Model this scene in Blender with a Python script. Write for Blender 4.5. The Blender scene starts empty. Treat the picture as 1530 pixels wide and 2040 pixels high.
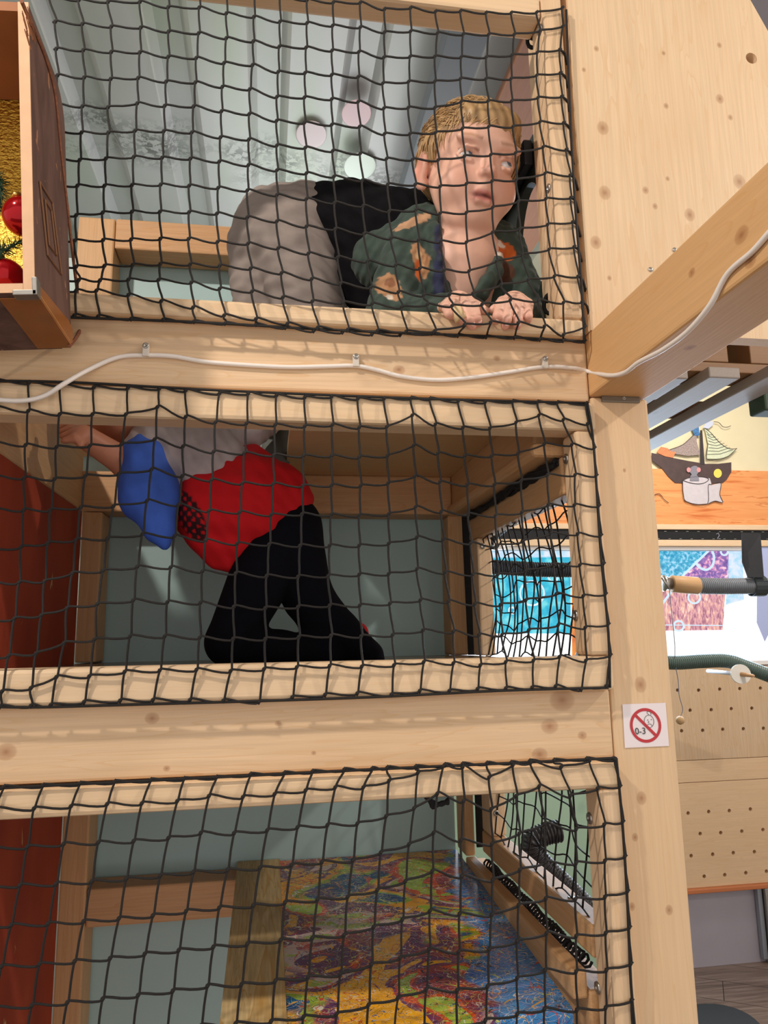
import bpy, bmesh, math, random
import numpy as np
from mathutils import Vector, Matrix
random.seed(7); rng = np.random.default_rng(7)
S = bpy.context.scene
COL = S.collection
# ---------------------------------------------------------------- camera
F0 = 1456.0
YAW, PITCH, ROLL = [math.radians(v) for v in (9.14, 9.91, -1.03)]
_cy, _sy, _cp, _sp = math.cos(YAW), math.sin(YAW), math.cos(PITCH), math.sin(PITCH)
FW = Vector((_sy*_cp, _cy*_cp, _sp)); _r = Vector((_cy, -_sy, 0)); _u = _r.cross(FW)
RT = _r*math.cos(ROLL) + _u*math.sin(ROLL); UP = -_r*math.sin(ROLL) + _u*math.cos(ROLL)
CAM = Vector((0, 0, 1.5))
cd = bpy.data.cameras.new('camera'); cam = bpy.data.objects.new('camera', cd); COL.objects.link(cam)
M3 = Matrix((RT, UP, -FW)).transposed()
cam.matrix_world = Matrix.Translation(CAM) @ M3.to_4x4()
cd.sensor_fit = 'VERTICAL'; cd.sensor_height = 36.0; cd.lens = 36.0*F0/2040.0
cd.clip_start = 0.02; cd.clip_end = 60
S.camera = cam
def ray(px, py): return FW*F0 + RT*(px-765) - UP*(py-1020)
def PY(px, py, Y): d = ray(px, py); return CAM + d*((Y-CAM.y)/d.y)
def PX(px, py, X): d = ray(px, py); return CAM + d*((X-CAM.x)/d.x)
def PZ(px, py, Z): d = ray(px, py); return CAM + d*((Z-CAM.z)/d.z)
# ---------------------------------------------------------------- world, lights, exposure
S.view_settings.view_transform = 'Standard'; S.view_settings.look = 'None'
S.view_settings.gamma = 1.0; S.view_settings.use_curve_mapping = False
S.view_settings.exposure = 0.0
w = bpy.data.worlds.new('room_ambient'); S.world = w; w.use_nodes = True
w.node_tree.nodes['Background'].inputs[0].default_value = (1.0, 0.95, 0.90, 1)
w.node_tree.nodes['Background'].inputs[1].default_value = 0.98
def area(name, loc, target, size, power, color, shape='DISK', sy=None):
    l = bpy.data.lights.new(name, 'AREA'); l.shape = shape; l.size = size
    if sy: l.size_y = sy
    l.energy = power; l.color = color
    o = bpy.data.objects.new(name, l); COL.objects.link(o); o.location = loc
    o.rotation_euler = (Vector(target)-Vector(loc)).to_track_quat('-Z', 'Y').to_euler()
    return o
WARM = (1.0, 0.90, 0.79)
area('ceiling_spot', (-0.95, 0.10, 3.0), (0.1, 1.0, 1.6), 0.08, 23, WARM)
area('ceiling_spot', (2.2, 0.10, 3.0), (0.5, 1.0, 1.5), 0.08, 23, WARM)
area('window_daylight', (1.75, 3.25, 1.68), (1.2, 1.2, 1.3), 1.5, 30, (0.62, 0.80, 1.0), 'RECTANGLE', 0.55)
area('hall_lamp', (1.9, 2.3, 3.0), (1.9, 3.0, 1.2), 0.5, 24, (1.0, 0.93, 0.86))
area('roof_fill', (0.3, 2.6, 2.6), (0.2, 2.3, 3.1), 1.2, 7, (0.95, 0.97, 1.0))  # added uplight without a fixture, brightens the rear of the roof
# ---------------------------------------------------------------- material helpers
def newmat(name):
    m = bpy.data.materials.new(name); m.use_nodes = True
    return m, m.node_tree, m.node_tree.nodes['Principled BSDF']
def lin(c):
    return tuple(((v/255)/12.92 if v <= 10 else (((v/255)+0.055)/1.055)**2.4) for v in c) + (1,)
def N(nt, t, **kw):
    n = nt.nodes.new(t)
    for k, v in kw.items(): setattr(n, k, v)
    return n
def mixc(nt, fac, a, b, mode='MIX'):
    n = N(nt, 'ShaderNodeMix', data_type='RGBA', blend_type=mode)
    for s, v in ((0, fac), (6, a), (7, b)):
        if isinstance(v, (int, float)): n.inputs[s].default_value = v
        elif isinstance(v, tuple): n.inputs[s].default_value = v
        else: nt.links.new(v, n.inputs[s])
    return n.outputs[2]
def ramp(nt, src, stops, interp='LINEAR'):
    n = N(nt, 'ShaderNodeValToRGB'); r = n.color_ramp; r.interpolation = interp
    while len(r.elements) < len(stops): r.elements.new(0.5)
    for e, (p, c) in zip(r.elements, stops): e.position = p; e.color = c
    nt.links.new(src, n.inputs[0]); return n.outputs[0]
def math_(nt, op, a, b=None, c=None):
    n = N(nt, 'ShaderNodeMath', operation=op)
    for i, v in enumerate((a, b, c)):
        if v is None: continue
        if isinstance(v, (int, float)): n.inputs[i].default_value = v
        else: nt.links.new(v, n.inputs[i])
    return n.outputs[0]
def position(nt, scale=(1, 1, 1), off=(0, 0, 0), rot=(0, 0, 0)):
    g = N(nt, 'ShaderNodeNewGeometry'); m = N(nt, 'ShaderNodeMapping')
    m.inputs['Scale'].default_value = scale; m.inputs['Location'].default_value = off; m.inputs['Rotation'].default_value = rot
    nt.links.new(g.outputs['Position'], m.inputs[0]); return m.outputs[0]
def noise(nt, vec, sc, det=3, dist=0.0, rough=0.5):
    n = N(nt, 'ShaderNodeTexNoise'); n.inputs['Scale'].default_value = sc; n.inputs['Detail'].default_value = det
    n.inputs['Distortion'].default_value = dist; n.inputs['Roughness'].default_value = rough
    nt.links.new(vec, n.inputs['Vector']); return n.outputs['Fac']
def simple(name, rgb, rough=0.6, metal=0.0, var=0.0, vs=30, bump=0.0, spec=0.5, sheen=0.0):
    m, nt, b = newmat(name); c = lin(rgb)
    b.inputs['Roughness'].default_value = rough; b.inputs['Metallic'].default_value = metal
    b.inputs['Specular IOR Level'].default_value = spec
    if sheen: b.inputs['Sheen Weight'].default_value = sheen
    p = position(nt); f = noise(nt, p, vs, 4)
    lo = tuple(v*(1-var) for v in c[:3])+(1,); hi = tuple(min(1, v*(1+var)) for v in c[:3])+(1,)
    nt.links.new(ramp(nt, f, [(0.3, lo), (0.7, hi)]), b.inputs['Base Color'])
    if bump:
        bn = N(nt, 'ShaderNodeBump'); bn.inputs['Strength'].default_value = bump; bn.inputs['Distance'].default_value = 0.004
        nt.links.new(noise(nt, p, vs*6, 3), bn.inputs['Height']); nt.links.new(bn.outputs[0], b.inputs['Normal'])
    return m
def wood(name, rgb=(226, 186, 140), axis='X', knots=(), seed=0.0, contrast=0.14, rough=0.5, kscale=3.2, scale=1.0, kthr=0.075):
    """pine: fine grain along axis, broad figure, random small knots plus the listed ones (world point, radius)"""
    m, nt, b = newmat(name); c = lin(rgb)
    b.inputs['Roughness'].default_value = rough; b.inputs['Specular IOR Level'].default_value = 0.3
    ai = 'XYZ'.index(axis)
    s1 = [60*scale]*3; s1[ai] = 1.6
    s2 = [14*scale]*3; s2[ai] = 0.9
    off = (seed*3.1, seed*1.7, seed*2.3)
    f1 = noise(nt, position(nt, tuple(s1), off), 4.0, 4, 0.3)
    f2 = noise(nt, position(nt, tuple(s2), off), 1.6, 2, 1.4)
    wv = math_(nt, 'FRACT', math_(nt, 'MULTIPLY', f2, 9.0))
    d = tuple(v*(1-contrast*1.3) for v in c[:3])+(1,)
    dk = (c[0]*(1-contrast), c[1]*(1-contrast*1.6), c[2]*(1-contrast*2.4), 1)
    base = mixc(nt, ramp(nt, f1, [(0.3, (0, 0, 0, 1)), (0.75, (1, 1, 1, 1))]), c, d)
    base = mixc(nt, ramp(nt, wv, [(0.0, (0, 0, 0, 1)), (0.75, (0.15, 0.15, 0.15, 1)), (0.97, (0.8, 0.8, 0.8, 1)), (1.0, (0, 0, 0, 1))]), base, dk)
    big = noise(nt, position(nt, (1, 1, 1), off), 5.0, 2)
    base = mixc(nt, ramp(nt, big, [(0.35, (0, 0, 0, 1)), (0.7, (0.35, 0.35, 0.35, 1))]), base, dk)
    sk = [1.0, 1.0, 1.0]; sk[ai] = 0.45
    vo = N(nt, 'ShaderNodeTexVoronoi', voronoi_dimensions='3D'); vo.inputs['Scale'].default_value = kscale*2.2
    nt.links.new(position(nt, tuple(sk), off), vo.inputs['Vector'])
    kf = ramp(nt, vo.outputs['Distance'], [(0.0, (1, 1, 1, 1)), (kthr*0.5, (0.7, 0.7, 0.7, 1)), (kthr, (0, 0, 0, 1))])
    kcol = (c[0]*0.42, c[1]*0.26, c[2]*0.18, 1)
    base = mixc(nt, kf, base, kcol)
    for (kp, kr) in knots:
        sc = [1, 1, 1]; sc[ai] = 0.8
        g = N(nt, 'ShaderNodeNewGeometry')
        sb = N(nt, 'ShaderNodeVectorMath', operation='SUBTRACT'); nt.links.new(g.outputs['Position'], sb.inputs[0]); sb.inputs[1].default_value = kp
        ml = N(nt, 'ShaderNodeVectorMath', operation='MULTIPLY'); nt.links.new(sb.outputs[0], ml.inputs[0]); ml.inputs[1].default_value = sc
        ln = N(nt, 'ShaderNodeVectorMath', operation='LENGTH'); nt.links.new(ml.outputs[0], ln.inputs[0])
        q = math_(nt, 'DIVIDE', ln.outputs['Value'], kr)
        base = mixc(nt, ramp(nt, q, [(0.0, (0.85, 0.85, 0.85, 1)), (0.45, (0.5, 0.5, 0.5, 1)), (0.8, (0.35, 0.35, 0.35, 1)), (1.0, (0, 0, 0, 1))]), base, kcol)
    nt.links.new(base, b.inputs['Base Color'])
    bn = N(nt, 'ShaderNodeBump'); bn.inputs['Strength'].default_value = 0.12; bn.inputs['Distance'].default_value = 0.002
    nt.links.new(f1, bn.inputs['Height']); nt.links.new(bn.outputs[0], b.inputs['Normal'])
    return m
# ---------------------------------------------------------------- object helpers
def tag(o, label=None, cat=None, group=None, kind=None):
    if label: o['label'] = label
    if cat: o['category'] = cat
    if group: o['group'] = group
    if kind: o['kind'] = kind
    return o
def empty(name, loc, label=None, cat=None, group=None, kind=None):
    o = bpy.data.objects.new(name, None); COL.objects.link(o); o.location = loc; o.empty_display_size = 0.05
    return tag(o, label, cat, group, kind)
def finish(name, me, mat, parent=None, smooth=False):
    """link a mesh given in world coordinates, with its origin at the middle of its base"""
    n = len(me.vertices); co = np.empty(n*3, dtype=np.float32); me.vertices.foreach_get('co', co); co = co.reshape(-1, 3)
    if parent is not None: org = np.array(WORLD(parent))
    else:
        lo, hi = co.min(0), co.max(0); org = np.array([(lo[0]+hi[0])/2, (lo[1]+hi[1])/2, lo[2]])
    co -= org.astype(np.float32); me.vertices.foreach_set('co', co.ravel()); me.update()
    for p in (me.polygons if smooth else []): p.use_smooth = True
    for mm in (mat if isinstance(mat, (list, tuple)) else [mat]): me.materials.append(mm)
    o = bpy.data.objects.new(name, me); COL.objects.link(o)
    if parent is not None: o.parent = parent; 
    else: o.location = org.tolist()
    return o
def WORLD(o):
    v = Vector(o.location)
    while o.parent is not None: o = o.parent; v = v + Vector(o.location)
    return tuple(v)
class MB:
    def __init__(s): s.v = []; s.f = []; s.mi = []
    def add(s, vs, fs, mi=0):
        k = len(s.v); s.v += [tuple(v) for v in vs]; s.f += [tuple(i+k for i in f) for f in fs]; s.mi += [mi]*len(fs); return s
    def prism(s, poly, vec, mi=0):
        """poly: list of 3D points (planar outline), extruded by vec"""
        n = len(poly); a = [Vector(p) for p in poly]; b = [p+Vector(vec) for p in a]
        fs = [tuple(range(n)), tuple(range(2*n-1, n-1, -1))] + [(i, n+i, n+(i+1) % n, (i+1) % n) for i in range(n)]
        return s.add(a+b, fs, mi)
    def box(s, lo, hi, bev=0.0, mi=0):
        x0, y0, z0 = lo; x1, y1, z1 = hi
        if bev <= 0:
            return s.prism([(x0, y0, z0), (x1, y0, z0), (x1, y0, z1), (x0, y0, z1)], (0, y1-y0, 0), mi)
        bm = bmesh.new(); bmesh.ops.create_cube(bm, size=1)
        for v in bm.verts: v.co = Vector(((x0+x1)/2+v.co.x*(x1-x0), (y0+y1)/2+v.co.y*(y1-y0), (z0+z1)/2+v.co.z*(z1-z0)))
        bmesh.ops.bevel(bm, geom=bm.edges[:], offset=bev, segments=2, profile=0.5, affect='EDGES')
        bm.verts.index_update(); s.add([v.co.copy() for v in bm.verts], [tuple(v.index for v in f.verts) for f in bm.faces], mi); bm.free(); return s
    def tube(s, pts, r, n=8, mi=0, cap=True, rs=None):
        pts = [Vector(p) for p in pts]; m = len(pts); vs = []; up = None
        for i, p in enumerate(pts):
            t = (pts[min(i+1, m-1)]-pts[max(i-1, 0)])
            if t.length < 1e-9: t = Vector((0, 0, 1))
            t.normalize()
            if up is None:
                up = t.orthogonal().normalized()
            up = (up - t*up.dot(t))
            if up.length < 1e-6: up = t.orthogonal()
            up.normalize(); bi = t.cross(up); rr = rs[i] if rs is not None else r
            vs += [p+(up*math.cos(2*math.pi*k/n)+bi*math.sin(2*math.pi*k/n))*rr for k in range(n)]
        fs = [(i*n+k, i*n+(k+1) % n, (i+1)*n+(k+1) % n, (i+1)*n+k) for i in range(m-1) for k in range(n)]
        if cap: fs += [tuple(range(n-1, -1, -1)), tuple((m-1)*n+k for k in range(n))]
        return s.add(vs, fs, mi)
    def sphere(s, c, r, n=16, m=10, mi=0, sc=(1, 1, 1)):
        vs = [Vector((c[0], c[1], c[2]+r*sc[2]))]; fs = []
        for i in range(1, m):
            a = math.pi*i/m
            vs += [Vector((c[0]+r*sc[0]*math.sin(a)*math.cos(2*math.pi*k/n), c[1]+r*sc[1]*math.sin(a)*math.sin(2*math.pi*k/n), c[2]+r*sc[2]*math.cos(a))) for k in range(n)]
        vs.append(Vector((c[0], c[1], c[2]-r*sc[2])))
        fs += [(0, 1+k, 1+(k+1) % n) for k in range(n)]
        for i in range(m-2):
            fs += [(1+i*n+k, 1+(i+1)*n+k, 1+(i+1)*n+(k+1) % n, 1+i*n+(k+1) % n) for k in range(n)]
        e = len(vs)-1; b0 = 1+(m-2)*n
        fs += [(e, b0+(k+1) % n, b0+k) for k in range(n)]
        return s.add(vs, fs, mi)
    def build(s, name, mat, parent=None, smooth=False):
        me = bpy.data.meshes.new(name); me.from_pydata([tuple(v) for v in s.v], [], s.f)
        me.polygons.foreach_set('material_index', s.mi)
        bm = bmesh.new(); bm.from_mesh(me); bmesh.ops.recalc_face_normals(bm, faces=bm.faces[:]); bm.to_mesh(me); bm.free()
        return finish(name, me, mat, parent, smooth)
def auto(o, ang=40):
    for p in o.data.polygons: p.use_smooth = True
    try: o.data.set_sharp_from_angle(angle=math.radians(ang))
    except Exception: pass
    return o
def spline(pts, n=8):
    """Catmull-Rom through points"""
    P = [Vector(p) for p in pts]; out = []
    for i in range(len(P)-1):
        a = P[max(i-1, 0)]; b = P[i]; c = P[i+1]; d = P[min(i+2, len(P)-1)]
        for k in range(n):
            t = k/n; out.append(0.5*((2*b)+(c-a)*t+(2*a-5*b+4*c-d)*t*t+(3*b-a-3*c+d)*t**3))
    out.append(P[-1]); return out
def screw(name, c, nrm, r, parent, mat):
    nrm = Vector(nrm).normalized(); c = Vector(c); a = nrm.orthogonal().normalized(); b = nrm.cross(a)
    m = MB(); pts = []
    prof = [(r, 0.0), (r*0.95, r*0.25), (r*0.6, r*0.32), (r*0.45, r*0.25), (r*0.42, r*0.05), (0.0, r*0.05)]
    n = 16; vs = []
    for (q, h) in prof: vs += [c+nrm*h+(a*math.cos(2*math.pi*k/n)+b*math.sin(2*math.pi*k/n))*max(q, 1e-5) for k in range(n)]
    fs = [(i*n+k, i*n+(k+1) % n, (i+1)*n+(k+1) % n, (i+1)*n+k) for i in range(len(prof)-1) for k in range(n)]
    m.add(vs, fs); return m.build(name, mat, parent, True)
# ---------------------------------------------------------------- materials
PINE = (226, 194, 158)
def K(*l, Y=1.0): return [(tuple(PY(x, y, Y)), r) for (x, y, r) in l]
W_beamA = wood('pine_crossbeam', PINE, 'X', K((795, 737, .008), (990, 714, .005)), 1.0)
W_beamB = wood('pine_crossbeam_lower', PINE, 'X', K((12, 1498, .011), (303, 1431, .008), (1095, 1447, .011), (1160, 1465, .006), (1075, 1503, .01), (554, 1441, .004), (332, 1531, .004), (625, 1500, .003), (1120, 1395, .016)), 2.0)
W_post = wood('pine_post', (226, 193, 155), 'Z', K((1276, 1364, .010), (1278, 1590, .008), (1265, 1668, .005), (1259, 1806, .005), (1333, 1813, .006), (1244, 937, .003)), 3.0, 0.10, kthr=0.03)
W_board = wood('pine_board', (230, 200, 164), 'Z', K((1201, 255, .011), (1205, 384, .011), (1187, 483, .010), (1434, 197, .008), (1327, 211, .005), (1188, 97, .005), (1286, 379, .006), (1374, 428, .010), (1330, 356, .004), (1305, 411, .005), (1322, 106, .004), (1163, 139, .004), (1473, 362, .012), (1433, 90, .005), (1214, 554, .004), (1455, 234, .005), Y=.985), 4.0, 0.12, kthr=0.02)
W_cleat = wood('pine_cleat', (230, 200, 164), 'X', (), 5.0, 0.09)
W_cleatv = wood('pine_cleat_upright', (230, 198, 162), 'Z', (), 6.0, 0.12)
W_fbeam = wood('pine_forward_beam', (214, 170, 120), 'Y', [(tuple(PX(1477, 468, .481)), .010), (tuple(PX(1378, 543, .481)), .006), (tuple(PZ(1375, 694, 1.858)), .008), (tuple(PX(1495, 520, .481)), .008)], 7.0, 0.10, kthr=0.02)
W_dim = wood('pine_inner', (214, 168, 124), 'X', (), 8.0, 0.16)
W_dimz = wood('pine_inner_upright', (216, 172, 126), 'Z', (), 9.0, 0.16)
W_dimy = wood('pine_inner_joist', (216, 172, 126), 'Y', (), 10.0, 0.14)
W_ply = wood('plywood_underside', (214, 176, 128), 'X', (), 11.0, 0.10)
W_plank = wood('weathered_plank', (222, 196, 146), 'Y', (), 12.0, 0.34, scale=0.9)
W_peg = wood('pine_pegboard', (224, 190, 152), 'X', (), 13.0, 0.10, kscale=2.6, kthr=0.05)
W_slat = wood('grey_slat', (166, 156, 150), 'Y', (), 14.0, 0.10)
W_block = wood('brown_block', (150, 112, 78), 'X', (), 15.0, 0.12)
M_net = simple('net_cord', (18, 13, 12), 0.6, 0, 0.3, 400, 0.5)
M_black = simple('black_fabric', (16, 16, 20), 0.8, 0, 0.2, 60)
M_cable = simple('white_cable', (232, 222, 214), 0.4)
M_steel = simple('zinc_steel', (170, 165, 158), 0.32, 0.9, 0.1, 80)
M_teal = simple('teal_panel', (168, 196, 196), 0.45, 0, 0.05, 3)
M_mint = simple('mint_wall', (160, 186, 160), 0.7, 0, 0.03, 3)
M_cream = simple('cream_wall', (218, 206, 170), 0.75, 0, 0.04, 6)
M_grey = simple('grey_panel', (160, 152, 160), 0.5, 0, 0.05, 5)
M_alu = simple('aluminium', (160, 165, 175), 0.35, 0.7, 0.05, 10)
def red_panel():
    m, nt, b = newmat('red_painted_panel'); b.inputs['Roughness'].default_value = 0.98
    f = noise(nt, position(nt, (1, 1, 0.5)), 8, 3)
    base = ramp(nt, f, [(0.3, lin((146, 48, 20))), (0.7, lin((170, 66, 30)))])
    s = noise(nt, position(nt, (60, 34, 12)), 1.0, 5, 0.4)
    sc = ramp(nt, s, [(0.69, (0, 0, 0, 1)), (0.72, (1, 1, 1, 1))])
    nt.links.new(mixc(nt, sc, base, lin((196, 150, 96))), b.inputs['Base Color']); return m
M_red = red_panel()
def deck_mat():
    m, nt, b = newmat('varnished_deck'); b.inputs['Roughness'].default_value = 0.25
    f = noise(nt, position(nt, (2, 30, 1)), 2, 3)
    nt.links.new(ramp(nt, f, [(0.3, lin((84, 72, 56))), (0.7, lin((120, 102, 78)))]), b.inputs['Base Color']); return m
M_deck = deck_mat()
def splatter():
    m, nt, b = newmat('splatter_paint'); b.inputs['Roughness'].default_value = 0.16
    b.inputs['Specular IOR Level'].default_value = 0.6
    p0 = position(nt, (4.5, 6.5, 4), (3.4, 1.2, 0))
    stops = [(0.0, lin((10, 70, 120))), (0.37, lin((10, 84, 130))), (0.40, lin((150, 175, 40))), (0.45, lin((170, 190, 60))), (0.46, lin((236, 160, 20))), (0.51, lin((240, 176, 36))), (0.515, lin((110, 52, 90))), (0.58, lin((122, 60, 104))), (0.585, lin((205, 178, 170))), (0.62, lin((150, 175, 70))), (0.66, lin((210, 70, 30))), (0.70, lin((8, 80, 130)))]
    base = ramp(nt, noise(nt, p0, 1.0, 2, 1.3), stops, 'CONSTANT')
    g2 = noise(nt, position(nt, (1, 1, 1), (9, 4, 0)), 5.5, 2, 0.6)
    base = mixc(nt, ramp(nt, g2, [(0.50, (0, 0, 0, 1)), (0.54, (1, 1, 1, 1))]), base, ramp(nt, noise(nt, position(nt, (6, 5, 5), (1, 6, 2)), 1.1, 2, 1.4), [(0.0, lin((240, 170, 24))), (0.44, lin((118, 58, 100))), (0.5, lin((150, 60, 70))), (0.55, lin((216, 80, 34))), (0.6, lin((160, 185, 60)))], 'CONSTANT'))
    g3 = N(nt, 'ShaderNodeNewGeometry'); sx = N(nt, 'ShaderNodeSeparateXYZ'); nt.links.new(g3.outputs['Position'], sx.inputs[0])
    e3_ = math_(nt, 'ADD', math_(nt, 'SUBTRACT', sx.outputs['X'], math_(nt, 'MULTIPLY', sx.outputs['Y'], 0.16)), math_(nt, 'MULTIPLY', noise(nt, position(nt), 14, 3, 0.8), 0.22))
    base = mixc(nt, ramp(nt, e3_, [(0.235, (0, 0, 0, 1)), (0.255, (0.95, 0.95, 0.95, 1))]), base, ramp(nt, noise(nt, position(nt), 10, 3), [(0.3, lin((16, 110, 190))), (0.6, lin((60, 150, 215))), (0.75, lin((150, 170, 200)))]))  # blue window gloss along the right side, painted into the base colour
    for i, (c, sc, wd, ds) in enumerate([((40, 30, 34), 16, .006, 3.0), ((226, 214, 200), 14, .009, 3.5), ((206, 70, 34), 11, .009, 3.0), ((200, 210, 90), 18, .006, 2.5), ((236, 170, 40), 13, .007, 3.2), ((24, 90, 140), 19, .006, 3.0), ((60, 40, 70), 22, .006, 2.6), ((236, 230, 220), 24, .004, 4.0)]):
        f = noise(nt, position(nt, (1, 1.3, 1), (i*2.7, i*5.1, 0)), sc, 1, ds)
        d = math_(nt, 'ABSOLUTE', math_(nt, 'SUBTRACT', f, 0.5))
        gate = noise(nt, position(nt, (1, 1, 1), (i*1.3, 7+i, 0)), 9, 1)
        k = math_(nt, 'MULTIPLY', ramp(nt, d, [(wd*0.8, (1, 1, 1, 1)), (wd*1.3, (0, 0, 0, 1))]), ramp(nt, gate, [(0.42, (0, 0, 0, 1)), (0.46, (1, 1, 1, 1))]))
        base = mixc(nt, k, base, lin(c))
    nt.links.new(base, b.inputs['Base Color']); return m
M_splat = splatter()
def gold():
    m, nt, b = newmat('gold_foil'); b.inputs['Metallic'].default_value = 1.0; b.inputs['Roughness'].default_value = 0.38
    b.inputs['Base Color'].default_value = lin((206, 160, 66))
    bn = N(nt, 'ShaderNodeBump'); bn.inputs['Strength'].default_value = 0.9; bn.inputs['Distance'].default_value = 0.003
    nt.links.new(noise(nt, position(nt, (160, 100, 260)), 1.0, 3, 0.5), bn.inputs['Height']); nt.links.new(bn.outputs[0], b.inputs['Normal']); return m
M_gold = gold()
def leather():
    m, nt, b = newmat('brown_leather'); b.inputs['Roughness'].default_value = 0.98
    f = noise(nt, position(nt, (30, 30, 8)), 1.0, 6, 0.6)
    base = ramp(nt, f, [(0.3, lin((84, 58, 50))), (0.6, lin((112, 82, 72)))])
    s = noise(nt, position(nt, (90, 90, 40)), 1.0, 4, 0.8)
    base = mixc(nt, ramp(nt, s, [(0.70, (0, 0, 0, 1)), (0.73, (1, 1, 1, 1))]), base, lin((170, 120, 84)))
    nt.links.new(base, b.inputs['Base Color'])
    return m
M_leather = leather()
M_tan = simple('raw_cardboard_edge', (214, 172, 136), 0.8, 0, 0.06, 40)
M_caramel = simple('caramel_leather', (150, 88, 36), 0.35, 0, 0.12, 30)
def roof():
    m, nt, b = newmat('corrugated_roof'); b.inputs['Roughness'].default_value = 0.32; b.inputs['Metallic'].default_value = 0.15
    f = noise(nt, position(nt, (1.2, 0.25, 1)), 3, 2)
    base = ramp(nt, f, [(0.3, lin((168, 170, 166))), (0.5, lin((180, 180, 180))), (0.7, lin((164, 174, 156)))])
    sep = N(nt, 'ShaderNodeSeparateXYZ'); g = N(nt, 'ShaderNodeNewGeometry'); nt.links.new(g.outputs['Position'], sep.inputs[0])
    yy = math_(nt, 'ABSOLUTE', math_(nt, 'SUBTRACT', math_(nt, 'ADD', sep.outputs['Y'], math_(nt, 'MULTIPLY', sep.outputs['X'], -0.16)), 2.32))
    band = ramp(nt, yy, [(0.02, (1, 1, 1, 1)), (0.14, (0, 0, 0, 1))])
    spots = ramp(nt, noise(nt, position(nt), 55, 4, 0.3, 0.65), [(0.46, (0, 0, 0, 1)), (0.53, (1, 1, 1, 1))])
    patch = ramp(nt, noise(nt, position(nt), 3.6, 2), [(0.36, (0, 0, 0, 1)), (0.48, (1, 1, 1, 1))])
    k = math_(nt, 'MULTIPLY', math_(nt, 'MULTIPLY', band, spots), math_(nt, 'MULTIPLY', patch, 0.75))
    nt.links.new(mixc(nt, k, base, lin((54, 54, 52))), b.inputs['Base Color']); return m
M_roof = roof()
def mural_wood():
    m, nt, b = newmat('painted_orange_wood'); b.inputs['Roughness'].default_value = 0.7
    f = noise(nt, position(nt, (1.2, 1, 16)), 2.2, 3, 0.8)
    nt.links.new(ramp(nt, f, [(0.3, lin((196, 104, 46))), (0.42, lin((222, 144, 84))), (0.6, lin((228, 156, 96))), (0.62, lin((200, 112, 54))), (0.66, lin((230, 160, 100)))]), b.inputs['Base Color']); return m
M_orange = mural_wood()
def laminate():
    m, nt, b = newmat('laminate_floor'); b.inputs['Roughness'].default_value = 0.35
    p = position(nt, (1, 1, 1), (0, 0, 0), (0, 0, 0.55))
    br = N(nt, 'ShaderNodeTexBrick'); br.inputs['Scale'].default_value = 1.0; br.inputs['Brick Width'].default_value = 1.3; br.inputs['Row Height'].default_value = 0.19
    br.inputs['Mortar Size'].default_value = 0.002; br.inputs['Color1'].default_value = (0.3, 0.3, 0.3, 1); br.inputs['Color2'].default_value = (0.8, 0.8, 0.8, 1)
    nt.links.new(p, br.inputs['Vector'])
    f = noise(nt, position(nt, (3, 40, 1), (0, 0, 0), (0, 0, 0.55)), 1.2, 5, 0.6)
    base = ramp(nt, f, [(0.3, lin((96, 78, 66))), (0.55, lin((140, 118, 104))), (0.75, lin((164, 144, 130)))])
    base = mixc(nt, 0.25, base, br.outputs['Color'], 'MULTIPLY')
    base = mixc(nt, br.outputs['Fac'], base, (0.02, 0.015, 0.01, 1))
    nt.links.new(base, b.inputs['Base Color']); return m
M_floor = laminate()
def emit(name, build, strength):
    m, nt, b = newmat(name); b.inputs['Base Color'].default_value = (0.02, 0.02, 0.02, 1); b.inputs['Roughness'].default_value = 0.15
    c = build(nt); nt.links.new(c, b.inputs['Emission Color']); b.inputs['Emission Strength'].default_value = strength; return m
def e_cyan(nt):
    f = noise(nt, position(nt), 22, 3); return ramp(nt, f, [(0.35, lin((10, 168, 205))), (0.5, lin((20, 190, 220))), (0.68, lin((120, 225, 235)))])
def e_cyan2(nt):
    f = noise(nt, position(nt), 60, 5, 0.4); return ramp(nt, f, [(0.35, lin((20, 140, 190))), (0.5, lin((60, 180, 215))), (0.62, lin((170, 220, 250)))])
def e_purple(nt):
    f = noise(nt, position(nt), 45, 5, 0.6)
    c = ramp(nt, f, [(0.35, lin((104, 70, 150))), (0.5, lin((150, 110, 185))), (0.58, lin((230, 150, 190))), (0.66, lin((255, 225, 235)))])
    return c
def e_pink(nt):
    f = noise(nt, position(nt, (3, 1, 1)), 30, 5, 0.6)
    return ramp(nt, f, [(0.35, lin((160, 96, 120))), (0.5, lin((226, 160, 170))), (0.6, lin((250, 190, 160))), (0.7, lin((255, 235, 235)))])
def e_white(nt):
    f = noise(nt, position(nt), 3, 1); return ramp(nt, f, [(0.3, lin((236, 240, 255))), (0.7, lin((255, 255, 255)))])
M_cyan = emit('backlit_cyan_glass', e_cyan, 1.0); M_cyan2 = emit('backlit_blue_foliage', e_cyan2, 1.0)
M_purple = emit('backlit_purple_glass', e_purple, 1.0); M_pink = emit('backlit_pink_glass', e_pink, 1.0)
M_day = emit('daylight_pane', e_white, 1.6); M_line = emit('backlit_clear_line', lambda nt: ramp(nt, noise(nt, position(nt), 9, 1), [(0, lin((205, 235, 255))), (1, lin((215, 240, 255)))]), 1.0)
# ================================================================= room shell
def struct(name, mb, mat): return tag(mb.build(name, mat), kind='structure')
FARY = 3.38
struct('floor', MB().box((-4, -1.2, -0.05), (5, 3.6, 0.0)), M_floor)
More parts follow.
